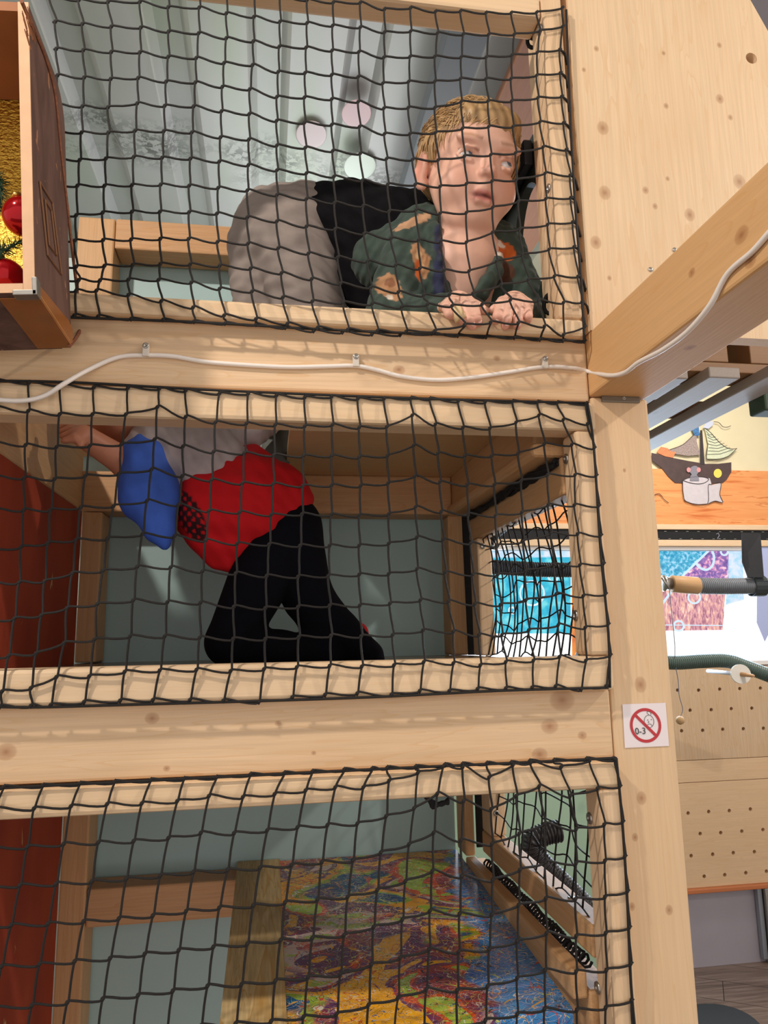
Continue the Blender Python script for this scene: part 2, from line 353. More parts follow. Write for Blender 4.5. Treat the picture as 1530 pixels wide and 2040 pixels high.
# corrugated sheet ceiling, ribs run in depth
CZ = 3.12
prof = []; x = -4.0; pit = 0.27
while x < 5.0:
    prof += [(x, CZ), (x+0.15, CZ), (x+0.175, CZ+0.035), (x+0.245, CZ+0.035)]; x += pit
prof.append((x, CZ))
vs = [(a, -1.2, z) for a, z in prof]+[(a, 3.6, z) for a, z in prof]; n = len(prof)
mb = MB().add(vs, [(i, i+1, n+i+1, n+i) for i in range(n-1)])
me_vs = [(a, y, z+0.004) for y in (-1.2, 3.6) for a, z in prof]
mb.add(me_vs, [(i, n+i, n+i+1, i+1) for i in range(n-1)])
struct('ceiling', mb, M_roof)
# far wall: built round the window opening
def farbox(px0, px1, py0, py1, y0, y1):
    a = PY(px0, (py0+py1)/2, y0); b = PY(px1, (py0+py1)/2, y0); t = PY((px0+px1)/2, py0, y0).z; d = PY((px0+px1)/2, py1, y0).z
    return (a.x, y0, min(t, d)), (b.x, y1, max(t, d))
winL = PY(830, 1200, FARY).x; winR = 3.6; zT = 1.935; zB = 1.345
XB = PY(1262, 1600, FARY).x
mb = MB()
mb.box((-3.9, FARY, 0.0), (winL-.02, 3.5, CZ)); mb.box((winL, FARY, 0.0), (XB, 3.5, zB)); 
struct('wall_back', mb, M_mint)
struct('wall_mural', MB().box((winL, FARY, 2.02), (4.9, 3.5, CZ)), M_cream)
struct('wall_lower', MB().box((XB+.002, FARY+.002, 0.0), (4.9, 3.5, zB)), M_grey)
mb = MB()
zo = PY(1400, 937, FARY).z
struct('trim_1', MB().box((winL, FARY-0.012, 2.045), (4.9, FARY, zo)), M_orange)
struct('trim_2', MB().box((winL, FARY-0.03, 2.018), (4.9, FARY, 2.045), 0.003), W_cleat)
struct('trim_3', MB().box((winL, FARY-0.025, zT), (4.9, FARY, zT+0.032), 0.003), W_cleat)
t4 = struct('trim_4', MB().box((winL, FARY-0.02, zT+0.032), (4.9, FARY, 2.018)), M_black)
mb = MB()
for i in range(28):
    x = 1.9+i*0.06; mb.box((x, FARY-0.022, 2.009), (x+0.012, FARY-0.0195, 2.011)); mb.box((x+0.02, FARY-0.022, zT+0.037), (x+0.032, FARY-0.0195, zT+0.039))
tag(mb.build('stitching', simple('grey_thread', (150, 150, 140), 0.8), t4))
m_ = MB().tube([PY(1427, 1064, FARY-.022), PY(1431, 1062, FARY-.022), PY(1433, 1067, FARY-.022), PY(1429, 1073, FARY-.022), PY(1435, 1073, FARY-.022)], 0.0016, 5)
m_.build('chalk_number', simple('chalk', (170, 170, 180), 0.9), t4)
# window with painted glass panels
win = empty('window_1', (2.4, FARY, zB), kind='structure')
MB().box((winL, FARY+0.05, zB), (4.9, FARY+0.06, zT)).build('window_pane', M_day, win)
mb = MB(); mb.box((winL, FARY-0.01, zT-0.018), (4.9, FARY+0.05, zT), 0.002); mb.box((winL, FARY-0.01, zB), (4.9, FARY+0.05, zB+0.02), 0.002); mb.box((winL-0.02, FARY-0.01, zB), (winL, FARY+0.05, zT)); mb.build('window_frame', simple('white_frame', (226, 222, 220), 0.5), win)
def flat(polypx, Y, name, mat, parent, th=0.002):
    return MB().prism([PY(a, b, Y) for a, b in polypx], (0, th, 0)).build(name, mat, parent)
GY = FARY+0.04
p1_ = empty('window_painting', tuple(PY(1375, 1255, GY)), 'painted glass panel in blue and purple, in the far window right of the post', 'window painting')
flat([(1300, 1093), (1418, 1091), (1300, 1205)], GY, 'blue_field', M_cyan2, p1_)
flat([(1418, 1091), (1452, 1090), (1452, 1170), (1332, 1170), (1300, 1205)], GY, 'purple_field', M_purple, p1_)
flat([(1300, 1170), (1446, 1170), (1440, 1255), (1300, 1257)], GY-0.0005, 'pink_field', M_pink, p1_)
flat([(1452, 1090), (1480, 1090), (1482, 1195), (1446, 1205)], GY, 'pale_blue_field', e_ := emit('backlit_pale_blue', lambda nt: ramp(nt, noise(nt, position(nt), 30, 3), [(0.35, lin((150, 215, 240))), (0.65, lin((225, 235, 255)))]), 1.0), p1_)
mb = MB()
mb.tube([PY(1418, 1091, GY-.003), PY(1362, 1145, GY-.003), PY(1318, 1205, GY-.003)], 0.006, 6)
mb.tube(spline([PY(x, y, GY-.003) for x, y in [(1385, 1118), (1393, 1130), (1408, 1135), (1420, 1125), (1422, 1107), (1416, 1093)]], 5), 0.006, 6)
for cx, cy, r in ((1443, 1099, 7), (1352, 1247, 10), (1383, 1190, 12)):
    mb.tube([PY(cx+r*math.cos(a), cy+r*math.sin(a), GY-.003) for a in np.linspace(0, 2*math.pi, 17)], 0.005, 6)
mb.tube([PY(1322, 1245, GY-.003), PY(1441, 1246, GY-.003)], 0.0025, 5)
mb.build('outline', M_line, p1_)
p2_ = empty('window_painting', tuple(PY(1055, 1262, GY)), 'cyan painted glass panel with pale rings seen through the side net', 'window painting')
flat([(974, 1110), (1137, 1108), (1137, 1262), (974, 1262)], GY, 'cyan_field', M_cyan, p2_)
flat([(974, 1091), (1137, 1088), (1137, 1110), (974, 1112)], GY, 'pale_field', e_, p2_)
mb = MB()
for cx, cy, r in ((1060, 1182, 24), (1020, 1216, 6), (1102, 1150, 9)):
    mb.tube([PY(cx+r*math.cos(a), cy+r*math.sin(a), GY-.003) for a in np.linspace(0, 2*math.pi, 21)], 0.005, 6)
mb.build('outline', M_line, p2_)
st = flat([(1138, 1086), (1150, 1086), (1152, 1325), (1140, 1325)], GY-.004, 'window_strip', emit('backlit_orange', lambda nt: ramp(nt, noise(nt, position(nt), 20, 2), [(0.3, lin((230, 110, 30))), (0.7, lin((255, 160, 60)))]), 0.9), None)
tag(st, 'narrow orange strip stuck on the window at the edge of the cyan panel', 'strip')
flag = flat([(1510, 1090), (1545, 1090), (1545, 1235), (1524, 1278), (1508, 1240)], FARY-0.015, 'banner', simple('pale_blue_cloth', (176, 186, 226), 0.8), None, 0.003)
tag(flag, 'pale blue pointed cloth banner hanging over the bright window', 'banner')
# ---- pegboard panels on the far wall
PYB = FARY-0.03
def pegholes(rows):
    return [PY(a, b, PYB) for a, b in rows]
H1 = [(1350, 1375), (1392, 1375), (1434, 1373), (1474, 1372), (1515, 1371), (1375, 1415), (1417, 1414), (1457, 1412), (1498, 1411), (1358, 1456), (1400, 1455), (1440, 1453), (1481, 1452), (1521, 1451)]
H2 = [(1371, 1620), (1412, 1617), (1453, 1615), (1495, 1612), (1395, 1661), (1436, 1659), (1478, 1656), (1520, 1653), (1377, 1705), (1420, 1702), (1461, 1699), (1503, 1697), (1403, 1746), (1444, 1743), (1486, 1739), (1527, 1736)]
def board_with_holes(z0, z1, holes, name, lab, mat):
    o = MB().box((XB, PYB, z0), (3.4, FARY, z1), 0.002).build(name, mat)
    if holes:
        c = MB(); n = 14
        for p in holes:
            r = 0.0088
            c.prism([(p.x+r*math.cos(2*math.pi*k/n), PYB-0.01, p.z+r*math.sin(2*math.pi*k/n)) for k in range(n)], (0, 0.034, 0))
        co = c.build('cutter', M_black); md = o.modifiers.new('holes', 'BOOLEAN'); md.object = co; md.operation = 'DIFFERENCE'; md.solver = 'EXACT'
        bpy.context.view_layer.update(); dg = bpy.context.evaluated_depsgraph_get(); me = bpy.data.meshes.new_from_object(o.evaluated_get(dg))
        o.modifiers.clear(); o.data = me; bpy.data.objects.remove(co)
    return tag(o, lab, 'pegboard')
z_a = PY(1440, 1512, PYB).z; z_b = PY(1440, 1556, PYB).z; z_c = PY(1440, 1765, PYB).z
board_with_holes(z_a+0.001, 1.338, pegholes(H1), 'pegboard', 'pine pegboard with drilled holes directly under the far window', wood('pine_pegboard_upright', (214, 184, 150), 'Z', (), 33, 0.16, kscale=2.6, kthr=0.04))
board_with_holes(z_b+0.001, z_a-0.001, [], 'plank', 'narrow solid pine plank between the two drilled boards', W_peg)['category'] = 'plank'
board_with_holes(z_c, z_b-0.001, pegholes(H2), 'pegboard', 'lower pine pegboard with drilled holes above the grey panel', W_peg)
struct('trim_5', MB().box((XB, PYB-0.02, z_c-0.02), (4.9, FARY, z_c), 0.004), simple('orange_varnish', (190, 112, 66), 0.4))
pr = empty('corner_profile', tuple(PY(1515, 1920, FARY-.02)), 'ribbed aluminium corner profile standing against the grey wall panel', 'metal profile')
mb = MB(); a = PY(1508, 1790, FARY-.02)
mb.box((a.x, FARY-.03, 0.02), (a.x+.022, FARY-.004, z_c-.02), 0.002); mb.build('rail', M_alu, pr)
mb = MB(); mb.box((a.x+.026, FARY-.05, 0.0), (a.x+.04, FARY-.004, z_c-.02), 0.002); mb.box((a.x+.044, FARY-.03, 0.02), (a.x+.052, FARY-.004, z_c-.02), 0.001); mb.build('flange', M_steel, pr)
MB().box((a.x+.06, FARY-.012, 0.0), (3.4, FARY-.002, z_c-.02)).build('white_panel', simple('pinkish_white_panel', (222, 200, 208), 0.5), pr)
mat_o = MB().prism([tuple(PZ(1410+120*math.cos(t), 2090+80*math.sin(t), 0.0)) for t in np.linspace(0, 2*math.pi, 40)[:-1]], (0, 0, 0.02)).build('floor_mat', simple('dark_rubber', (44, 50, 54), 0.6))
tag(mat_o, 'round dark rubber mat lying on the wooden floor at lower right', 'mat')
# ---- ship mural painted on the cream wall
mu = empty('ship_mural', tuple(PY(1400, 1005, FARY-.014)), 'painted sailing ship and grey mouse on a paper roll, on the cream wall', 'mural')
P_brown = simple('paint_dark_brown', (74, 56, 54), 0.7, 0, .12, 40); P_dark = simple('paint_outline', (52, 46, 50), 0.7)
P_white = simple('paint_pale_grey', (196, 188, 192), 0.7, 0, .05, 50); P_sail = simple('paint_pale_sail', (200, 206, 176), 0.7, 0, .08, 40)
P_stripe = simple('paint_hatched_sail', (150, 134, 128), 0.7, 0, .35, 160); P_mouse = simple('paint_mouse_grey', (128, 126, 136), 0.7); P_yel = simple('paint_yellow', (220, 204, 92), 0.7)
P_red = simple('paint_orange_red', (222, 128, 84), 0.7, 0, .1, 60); P_blue = simple('paint_blue', (60, 110, 160), 0.7, 0, .3, 100)
MY = FARY-.016
def smooth2(pts, n=5, closed=True):
    q = [Vector((a, b, 0)) for a, b in pts]
    if closed:
        q2 = [q[-1]]+q+[q[0], q[1]]; s = spline(q2, n); s = s[n:-n-1]+[]
        return [(v.x, v.y) for v in s[:-0 or None]]
    return [(v.x, v.y) for v in spline(q, n)]
flat([(1298, 902), (1330, 910), (1370, 918), (1405, 924), (1430, 924), (1457, 921), (1457, 940), (1448, 955), (1440, 962), (1400, 964), (1345, 962), (1332, 950), (1318, 932), (1299, 917)], MY, 'ship_hull', P_brown, mu)
flat([(1395, 857), (1399, 857), (1404, 925), (1396, 925)], MY-.002, 'mast', P_dark, mu)
flat([(1331, 897), (1360, 886), (1378, 870), (1388, 862), (1388, 880), (1395, 906), (1370, 908), (1344, 904)], MY-.001, 'sail', P_stripe, mu)
flat([(1404, 853), (1416, 862), (1432, 880), (1450, 893), (1466, 897), (1452, 908), (1434, 914), (1408, 914), (1411, 885)], MY-.001, 'sail', P_sail, mu)
flat([(1309, 900), (1317, 890), (1330, 893), (1338, 900), (1346, 900), (1341, 912), (1325, 909), (1312, 903)], MY-.003, 'fish', P_red, mu)
flat([(1378, 853), (1392, 850), (1394, 868), (1384, 868)], MY-.003, 'pennant', P_blue, mu)
flat([(1400, 852), (1408, 842), (1420, 838), (1421, 846), (1412, 854)], MY-.003, 'bird', simple('paint_pale_blue', (190, 196, 214), 0.7), mu)
for i, q in enumerate([(1404, 853), (1411, 885), (1408, 914)]): pass
mb = MB()
for k in range(8):
    t = k/8; a = (1406+6*math.sin(t*3), 858+t*54); b_ = (1420+46*t, 866+t*34)
    mb.tube([PY(a[0], a[1], MY-.002), PY((a[0]+b_[0])/2, (a[1]+b_[1])/2+4, MY-.002), PY(b_[0], b_[1], MY-.002)], 0.0012, 5)
for pts in ([(1404, 853), (1416, 862), (1432, 880), (1450, 893), (1468, 894)], [(1331, 897), (1360, 886), (1378, 870), (1388, 862)], [(1411, 883), (1408, 914), (1434, 914), (1452, 908), (1468, 893)], [(1422, 840), (1432, 842), (1440, 850), (1449, 851), (1456, 848)], [(1303, 986), (1314, 984), (1323, 995), (1332, 1002)]):
    mb.tube(spline([PY(a, b, MY-.002) for a, b in pts], 4), 0.0016, 5)
mb.build('outline', P_dark, mu)
disc = [(1430+8*math.cos(t), 943+9*math.sin(t)) for t in np.linspace(0, 2*math.pi, 20)[:-1]]
flat(disc, MY-.003, 'porthole', P_yel, mu)
flat([(1360, 957), (1370, 952), (1395, 950), (1414, 953), (1418, 966), (1437, 962), (1434, 985), (1440, 1001), (1425, 998), (1412, 1003), (1385, 1005), (1364, 997), (1361, 975)], MY-.004, 'paper_roll', P_white, mu)
mb = MB()
for pts in ([(1360, 957), (1361, 985), (1366, 998), (1385, 1004), (1410, 1003), (1411, 968), (1418, 965), (1436, 962), (1434, 985), (1440, 1001), (1425, 998), (1412, 1003)], [(1360, 957), (1375, 951), (1400, 950), (1412, 955), (1400, 963), (1380, 963), (1360, 957)]):
    mb.tube(spline([PY(a, b, MY-.006) for a, b in pts], 4), 0.0016, 5)
mb.build('roll_outline', P_dark, mu)
flat([(1375, 958), (1375, 950), (1378, 945), (1374, 940), (1374, 934), (1378, 930), (1382, 928), (1387, 928), (1391, 931), (1393, 936), (1391, 942), (1388, 946), (1392, 951), (1393, 958)], MY-.007, 'mouse', P_mouse, mu)
for cx in (1372, 1392):
    flat([(cx+4*math.cos(t), 936+5*math.sin(t)) for t in np.linspace(0, 2*math.pi, 14)[:-1]], MY-.008, 'mouse_ear', simple('paint_pink_ear', (206, 140, 140), 0.7), mu)
# ---- hoses, straps, string in the far room
def ribbed(path, r, pitch, amp=0.2, n=14):
    L = [0]
    for a, b in zip(path[:-1], path[1:]): L.append(L[-1]+(b-a).length)
    tot = L[-1]; m = int(tot/pitch*6); pts = []; rs = []
    j = 0
    for i in range(m+1):
        s = tot*i/m
        while j < len(L)-2 and L[j+1] < s: j += 1
        t = (s-L[j])/max(1e-9, L[j+1]-L[j]); pts.append(path[j].lerp(path[j+1], t)); rs.append(r*(1+amp*math.copysign(abs(math.sin(math.pi*s/pitch*1.0))**0.6, 1)-amp))
    return MB().tube(pts, r, n, 0, True, rs)
M_hose = simple('grey_hose_plastic', (112, 116, 122), 0.35, 0, .05, 50); M_hoseg = simple('green_hose_plastic', (74, 92, 84), 0.35, 0, .05, 50)
M_hosek = simple('black_hose_plastic', (26, 24, 30), 0.4)
HY = 2.75
h = empty('suction_hose', tuple(PY(1440, 1184, HY)), 'grey ribbed hose with a wooden handle hanging in a black strap before the far window', 'hose')
ribbed(spline([PY(x, y, HY) for x, y in [(1386, 1167), (1450, 1168), (1520, 1167), (1600, 1168)]], 6), 0.034, 0.0085).build('hose_body', M_hose, h, True)
MB().tube([PY(x, y, HY) for x, y in [(1337, 1163), (1338, 1163), (1388, 1167), (1390, 1167)]], 0.034, 20, rs=[.030, .034, .036, .034]).build('wooden_handle', wood('handle_wood', (200, 160, 116), 'X', (), 20, .1), h, True)
mb = MB().tube([PY(x, y, HY) for x, y in [(1318, 1162), (1322, 1162), (1325, 1162), (1336, 1163)]], 0.03, 18, rs=[.026, .034, .030, .024]); mb.tube([PY(1318, 1150, HY-.03), PY(1332, 1172, HY-.03)], .006, 8)
mb.build('metal_cap', M_steel, h, True)
stp = empty('hanging_strap', tuple(PY(1500, 1190, HY)), 'black webbing strap looped around the grey hose by the window', 'strap')
MB().prism([PY(1478, 1062, HY+.04), PY(1515, 1062, HY+.04), PY(1517, 1128, HY+.0), PY(1522, 1150, HY-.04), PY(1490, 1150, HY-.04), PY(1479, 1120, HY)], (0, .004, 0)).build('webbing', M_black, stp)
mb = MB(); ring = []
for k in range(17):
    t = 2*math.pi*k/16; c = PY(1508, 1168, HY); ring.append((c.x, c.y+.040*math.sin(t), c.z+.042*math.cos(t)))
for k in range(16):
    a = Vector(ring[k]); b = Vector(ring[k+1]); mb.prism([a+Vector((-.028, 0, 0)), a+Vector((.028, 0, 0)), b+Vector((.028, 0, 0)), b+Vector((-.028, 0, 0))], (0, .001, 0.003))
mb.build('loop', simple('grey_black_webbing', (44, 52, 54), 0.7), stp)
h = empty('ventilation_hose', tuple(PY(1430, 1355, HY)), 'green ribbed hose sagging under the bright window above the pegboard', 'hose')
ribbed(spline([PY(x, y, HY) for x, y in [(1150, 1312), (1250, 1314), (1340, 1320), (1400, 1317), (1450, 1317), (1490, 1330), (1530, 1345), (1600, 1372)]], 8), 0.0285, 0.0088).build('hose_body', M_hoseg, h, True)
h = empty('ventilation_hose', tuple(PY(1050, 1150, 2.5)), 'dark ribbed hose crossing the cyan window panel behind the side net', 'hose')
ribbed(spline([PY(x, y, 2.5) for x, y in [(960, 1128), (1020, 1132), (1080, 1135), (1160, 1136), (1240, 1140)]], 8), 0.0275, 0.0088).build('hose_body', simple('dark_hose_plastic', (52, 56, 66), 0.4), h, True)
h = empty('ventilation_hose', tuple(PY(1010, 1060, 2.1)), 'black ribbed hose bending up to the rail above the side window', 'hose')
ribbed(spline([PY(x, y, 2.1) for x, y in [(950, 1100), (975, 1058), (1010, 1030), (1060, 1005), (1110, 985), (1200, 950)]], 8), 0.036, 0.010).build('hose_body', M_hosek, h, True)
h = empty('ventilation_hose', tuple(PY(1100, 1760, 1.75)), 'black ribbed hose end standing behind the lower side net', 'hose')
ribbed(spline([PY(x, y, 1.75) for x, y in [(1116, 1655), (1085, 1662), (1058, 1680), (1080, 1720), (1130, 1770), (1200, 1840), (1260, 1900)]], 8), 0.026, 0.008).build('hose_body', simple('black_hose_shiny', (34, 32, 38), 0.3), h, True)
sg = empty('hanging_ball', tuple(PY(1354, 1440, 2.6)), 'small wooden ball on a thin string hanging from the hose handle', 'ball')
MB().sphere(PY(1355, 1435, 2.73), 0.0165, 20, 14).build('ball', wood('ball_wood', (196, 160, 116), 'Z', (), 21, .1), sg, True)
MB().tube(spline([PY(x, y, 2.73) for x, y in [(1333, 1168), (1338, 1220), (1344, 1280), (1345, 1320), (1351, 1355), (1353, 1385), (1360, 1412), (1356, 1426)]], 6), 0.0016, 6).build('string', simple('grey_string', (120, 116, 130), 0.7), sg)
wh = empty('toy_wheel', tuple(PY(1475, 1362, 2.65)), 'white round disc with a wooden peg on a rod below the green hose', 'toy wheel')
def disc3(c, nrm, r, th, n=28):
    nrm = Vector(nrm).normalized(); a = nrm.orthogonal().normalized(); b = nrm.cross(a); return [c+(a*math.cos(2*math.pi*k/n)+b*math.sin(2*math.pi*k/n))*r for k in range(n)], nrm*th
c = PY(1474, 1343, 2.65); q, v = disc3(c, (-.25, -1, .1), 0.037, 0.012); MB().prism(q, v).build('disc', simple('white_plastic', (226, 220, 210), 0.4), wh)
MB().tube([c+Vector((0, -.01, 0)), c+Vector((.012, -.06, -.004)), c+Vector((.014, -.065, -.004))], .007, 12, rs=[.009, .006, .004]).build('peg', W_dim, wh, True)
MB().tube([c, PY(1410, 1337, 2.9)], .008, 10).build('rod', simple('white_rod', (214, 210, 214), 0.4), wh, True)
# ---- slatted platform right of the post, seen from below
pl = empty('slatted_platform', (1.05, 1.4, 2.05), 'grey slatted wooden platform seen from below, right of the post', 'platform')
for x0, x1, y0 in ((0.835, 0.905, 1.40), (0.945, 1.02, 1.385), (1.073, 1.147, 1.30)):
    MB().box((x0, y0, 2.05), (x1, 3.0, 2.075), 0.003).build('slat', W_slat, pl)
for y in (1.42, 1.68, 1.95, 2.25, 2.6, 2.9):
    MB().box((0.83, y, 2.0765), (1.15, y+.085, 2.10), 0.002).build('crosspiece', W_block, pl)
for i, (x, y) in enumerate([(0.84, 1.42), (0.95, 1.42), (1.075, 1.42), (0.84, 2.25), (1.075, 2.25)]):
    MB().box((x, y, 2.101), (x+.07, y+.085, 2.18), 0.002).build('block', W_block, pl)
for i, x in enumerate((.84, .95, 1.075)): MB().box((x, 1.38, 2.181), (x+.075, 3.0, 2.20), 0.002).build('top_board', W_block, pl)
gr = MB().box((1.16, 1.5, 2.02), (1.6, 1.56, 2.3), 0.005).build('painted_board', simple('green_paint', (52, 72, 52), 0.6))
tag(gr, 'dark green painted board beside the slatted platform, upper right', 'board')
MB().box((.83, 1.42, 2.2015), (1.15, 3.0, 2.215)).build('top_sheet', W_block, pl)
# roof truss and round discs up top
tr = MB().box((-.03, 0, -.03), (.03, 1.2, .03), 0.004)
o = tr.build('roof_truss', simple('grey_truss', (110, 104, 108), 0.5, 0.3)); o.location = PY(1476, 30, 1.25); o.rotation_euler = (0.2, 0.9, -0.85)
tag(o, 'grey steel roof strut at the top right corner beyond the pine board', 'truss')
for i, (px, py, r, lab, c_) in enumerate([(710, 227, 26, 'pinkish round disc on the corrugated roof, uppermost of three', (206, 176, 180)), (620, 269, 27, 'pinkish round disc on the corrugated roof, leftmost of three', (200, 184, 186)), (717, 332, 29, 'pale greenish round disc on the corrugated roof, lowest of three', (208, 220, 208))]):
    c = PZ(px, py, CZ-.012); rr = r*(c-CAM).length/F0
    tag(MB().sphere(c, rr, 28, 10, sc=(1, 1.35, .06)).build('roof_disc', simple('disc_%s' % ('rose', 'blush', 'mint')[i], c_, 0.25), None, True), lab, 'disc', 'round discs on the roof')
# ================================================================= play structure
Y0, YC, YB = 1.0, 0.98, 1.6
XP0, XP1 = 0.481, 0.575
def timber(name, lo, hi, mat, label, cat='beam', bev=0.004, group=None):
    return tag(MB().box(lo, hi, bev).build(name, mat), label, cat, group)
timber('post', (XP0, Y0, 0.0), (XP1, Y0+.094, 1.858), W_post, 'tall square pine post right of the netted openings, with a warning sticker', 'post', .005)
timber('post', (0.452, Y0+.005, 1.947), (0.4795, Y0+.094, 2.95), W_cleatv, 'narrow pine upright between the top netted opening and the large pine board', 'post', .004)
timber('crossbeam', (-1.2, Y0, 1.8505), (XP0-.001, Y0+.06, 1.9458), W_beamA, 'horizontal pine beam with a white cable, below the boy', 'beam')
timber('crossbeam', (-1.2, Y0, 1.3325), (XP0-.001, Y0+.06, 1.4254), W_beamB, 'horizontal pine beam between the middle and bottom netted openings', 'beam')
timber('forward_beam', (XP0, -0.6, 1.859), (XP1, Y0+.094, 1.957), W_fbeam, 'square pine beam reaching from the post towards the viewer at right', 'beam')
# wide pine board above the forward beam
BY = 0.985
A = [PY(1133, 0, BY), PY(1183, 675, BY)]
zb = PY(1500, 676, BY).z; zb = max(zb, 1.9585)
sl0 = PY(1495, 0, BY); sl1 = PY(1530, 62, BY); d = sl1-sl0
up = sl0 - d*4.0; dn = sl1 + d*1.2
poly = [(0.482, zb), (0.482, up.z), (up.x, up.z), (dn.x, dn.z), (dn.x, zb)]
bo = MB().prism([(a, BY, b) for a, b in poly], (0, .028, 0)).build('pine_board', W_board)
hc = PY(1497, 116, BY); r = 15.5*BY/F0; n = 28
cut = MB().prism([(hc.x+r*math.cos(2*math.pi*k/n), BY-.01, hc.z+r*math.sin(2*math.pi*k/n)) for k in range(n)], (0, .05, 0)).build('cutter', M_black)
def boolean(o, cutter):
    md = o.modifiers.new('b', 'BOOLEAN'); md.object = cutter; md.operation = 'DIFFERENCE'; md.solver = 'EXACT'
    bpy.context.view_layer.update(); dg = bpy.context.evaluated_depsgraph_get(); me = bpy.data.meshes.new_from_object(o.evaluated_get(dg))
    o.modifiers.clear(); o.data = me; bpy.data.objects.remove(cutter)
boolean(bo, cut)
tag(bo, 'large knotty pine board with a round hole near its slanted edge, upper right', 'board')
MB().box((hc.x-.03, BY+.028, hc.z-.03), (hc.x+.03, BY+.034, hc.z+.03)).build('hole_backing', W_block, bo)
for x, y in ((1344, 498), (1296, 537)): screw('screw', PY(x, y, BY), (0, -1, 0), .004, bo, M_steel)
# cleats (net frames): things, one per side, pine
def cleat(lo, hi, vert, label): return tag(MB().box(lo, hi, 0.006).build('net_batten', W_cleatv if vert else W_cleat), label, 'batten')
XR = 0.4695
zt = PY(600, 605, YC).z; zb1 = 1.945
topb = PY(1000, 25, YC).z
xi3 = PY(1085, 300, YC).x; 
cleat((-.9, YC, zb1), (XR, 1.03, zt), 0, 'rounded pine batten the boy grips, along the bottom of the top opening')
cleat((-.9, YC, topb), (0.4325, 1.03, topb+.04), 0, 'pine batten along the top edge of the top opening')
v3 = cleat((0.4335, YC, zt+.0005), (0.4695, 1.03, 2.62), 1, 'upright pine batten at the right of the top opening')
screw('screw', PX(1093, 375, .433), (-1, 0, 0), .007, v3, M_steel)
screw('screw', PX(1076, 60, .433), (-1, 0, 0), .009, v3, M_steel)
z2t, z2b = 1.8425, PY(600, 840, YC).z
z3t, z3b = PY(600, 1320, YC).z, 1.4256
cleat((-.9, YC, z2b), (0.479, 1.03, z2t), 0, 'pine batten along the top edge of the middle opening')
cleat((-.9, YC, z3b), (0.479, 1.03, z3t), 0, 'pine batten along the bottom of the middle opening')
v2 = cleat((0.4437, YC, z3t+.0005), (0.479, 1.03, z2b-.0005), 1, 'upright pine batten at the right of the middle opening')
for x, y in ((1128, 914), (1147, 1226)): screw('screw', PX(x, y, .4432), (-1, 0, 0), .008, v2, M_steel)
z1t, z1b = 1.3295, PY(600, 1604, YC).z
cleat((-.9, YC, z1b), (0.479, 1.03, z1t), 0, 'pine batten along the top edge of the bottom opening')
v1 = cleat((0.4453, YC, 0.75), (0.479, 1.03, z1b-.0005), 1, 'upright pine batten at the right of the bottom opening')
for x, y in ((1175, 1630), (1191, 1968)): screw('screw', PX(x, y, .4448), (-1, 0, 0), .008, v1, M_steel)
br = MB(); c = PY(1234, 796, Y0)
br.box((c.x-.030, Y0-.004, c.z-.0055), (c.x+.032, Y0, c.z+.0045), .0015); br = br.build('metal_bracket', simple('grey_bracket', (128, 118, 104), 0.45, 0.6)); tag(br, 'small grey metal bracket under the forward beam on the post', 'bracket')
screw('screw', PY(1243, 793, Y0-.004), (0, -1, 0), .003, br, M_steel)
# ---- back and sides of the structure
tag(MB().box((-.55, 1.66, 0.1), (0.4125, 1.672, 2.385)).build('teal_board', M_teal), 'teal painted back panel behind all three openings', 'panel')
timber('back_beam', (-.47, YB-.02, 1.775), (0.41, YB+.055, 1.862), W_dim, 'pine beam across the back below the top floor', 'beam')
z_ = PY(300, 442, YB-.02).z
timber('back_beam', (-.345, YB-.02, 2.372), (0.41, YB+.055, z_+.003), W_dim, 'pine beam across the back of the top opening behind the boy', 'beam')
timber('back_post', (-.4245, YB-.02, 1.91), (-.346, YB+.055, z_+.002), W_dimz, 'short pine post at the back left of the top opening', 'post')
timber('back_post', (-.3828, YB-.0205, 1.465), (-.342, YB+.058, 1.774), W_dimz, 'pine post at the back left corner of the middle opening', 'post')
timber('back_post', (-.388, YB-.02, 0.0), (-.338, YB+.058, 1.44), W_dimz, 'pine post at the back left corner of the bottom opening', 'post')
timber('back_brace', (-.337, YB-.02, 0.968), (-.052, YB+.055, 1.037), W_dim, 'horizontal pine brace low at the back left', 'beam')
timber('back_post', (0.400, 1.585, 1.464), (0.4385, 1.655, 1.774), W_dimz, 'pine post at the back right corner of the middle opening', 'post')
timber('back_post', (0.4155, 1.585, 1.05), (0.4365, 1.655, 1.44), W_dimz, 'pine post at the back right corner of the bottom opening', 'post')
# left side red panels and joist
tag(MB().box((-.418, 1.05, 1.442), (-.383, 1.579, 1.774)).build('painted_board', M_red), 'orange red painted side panel at the left of the middle opening', 'panel')
tag(MB().box((-.418, 1.05, 0.0), (-.3885, 1.579, 1.4415)).build('painted_board', M_red), 'scratched orange red side panel at the left of the bottom opening', 'panel')
timber('side_joist', (-.44, 1.062, 1.776), (-.385, 1.579, 1.915), W_dimy, 'wide pine joist under the top floor at the left', 'beam')
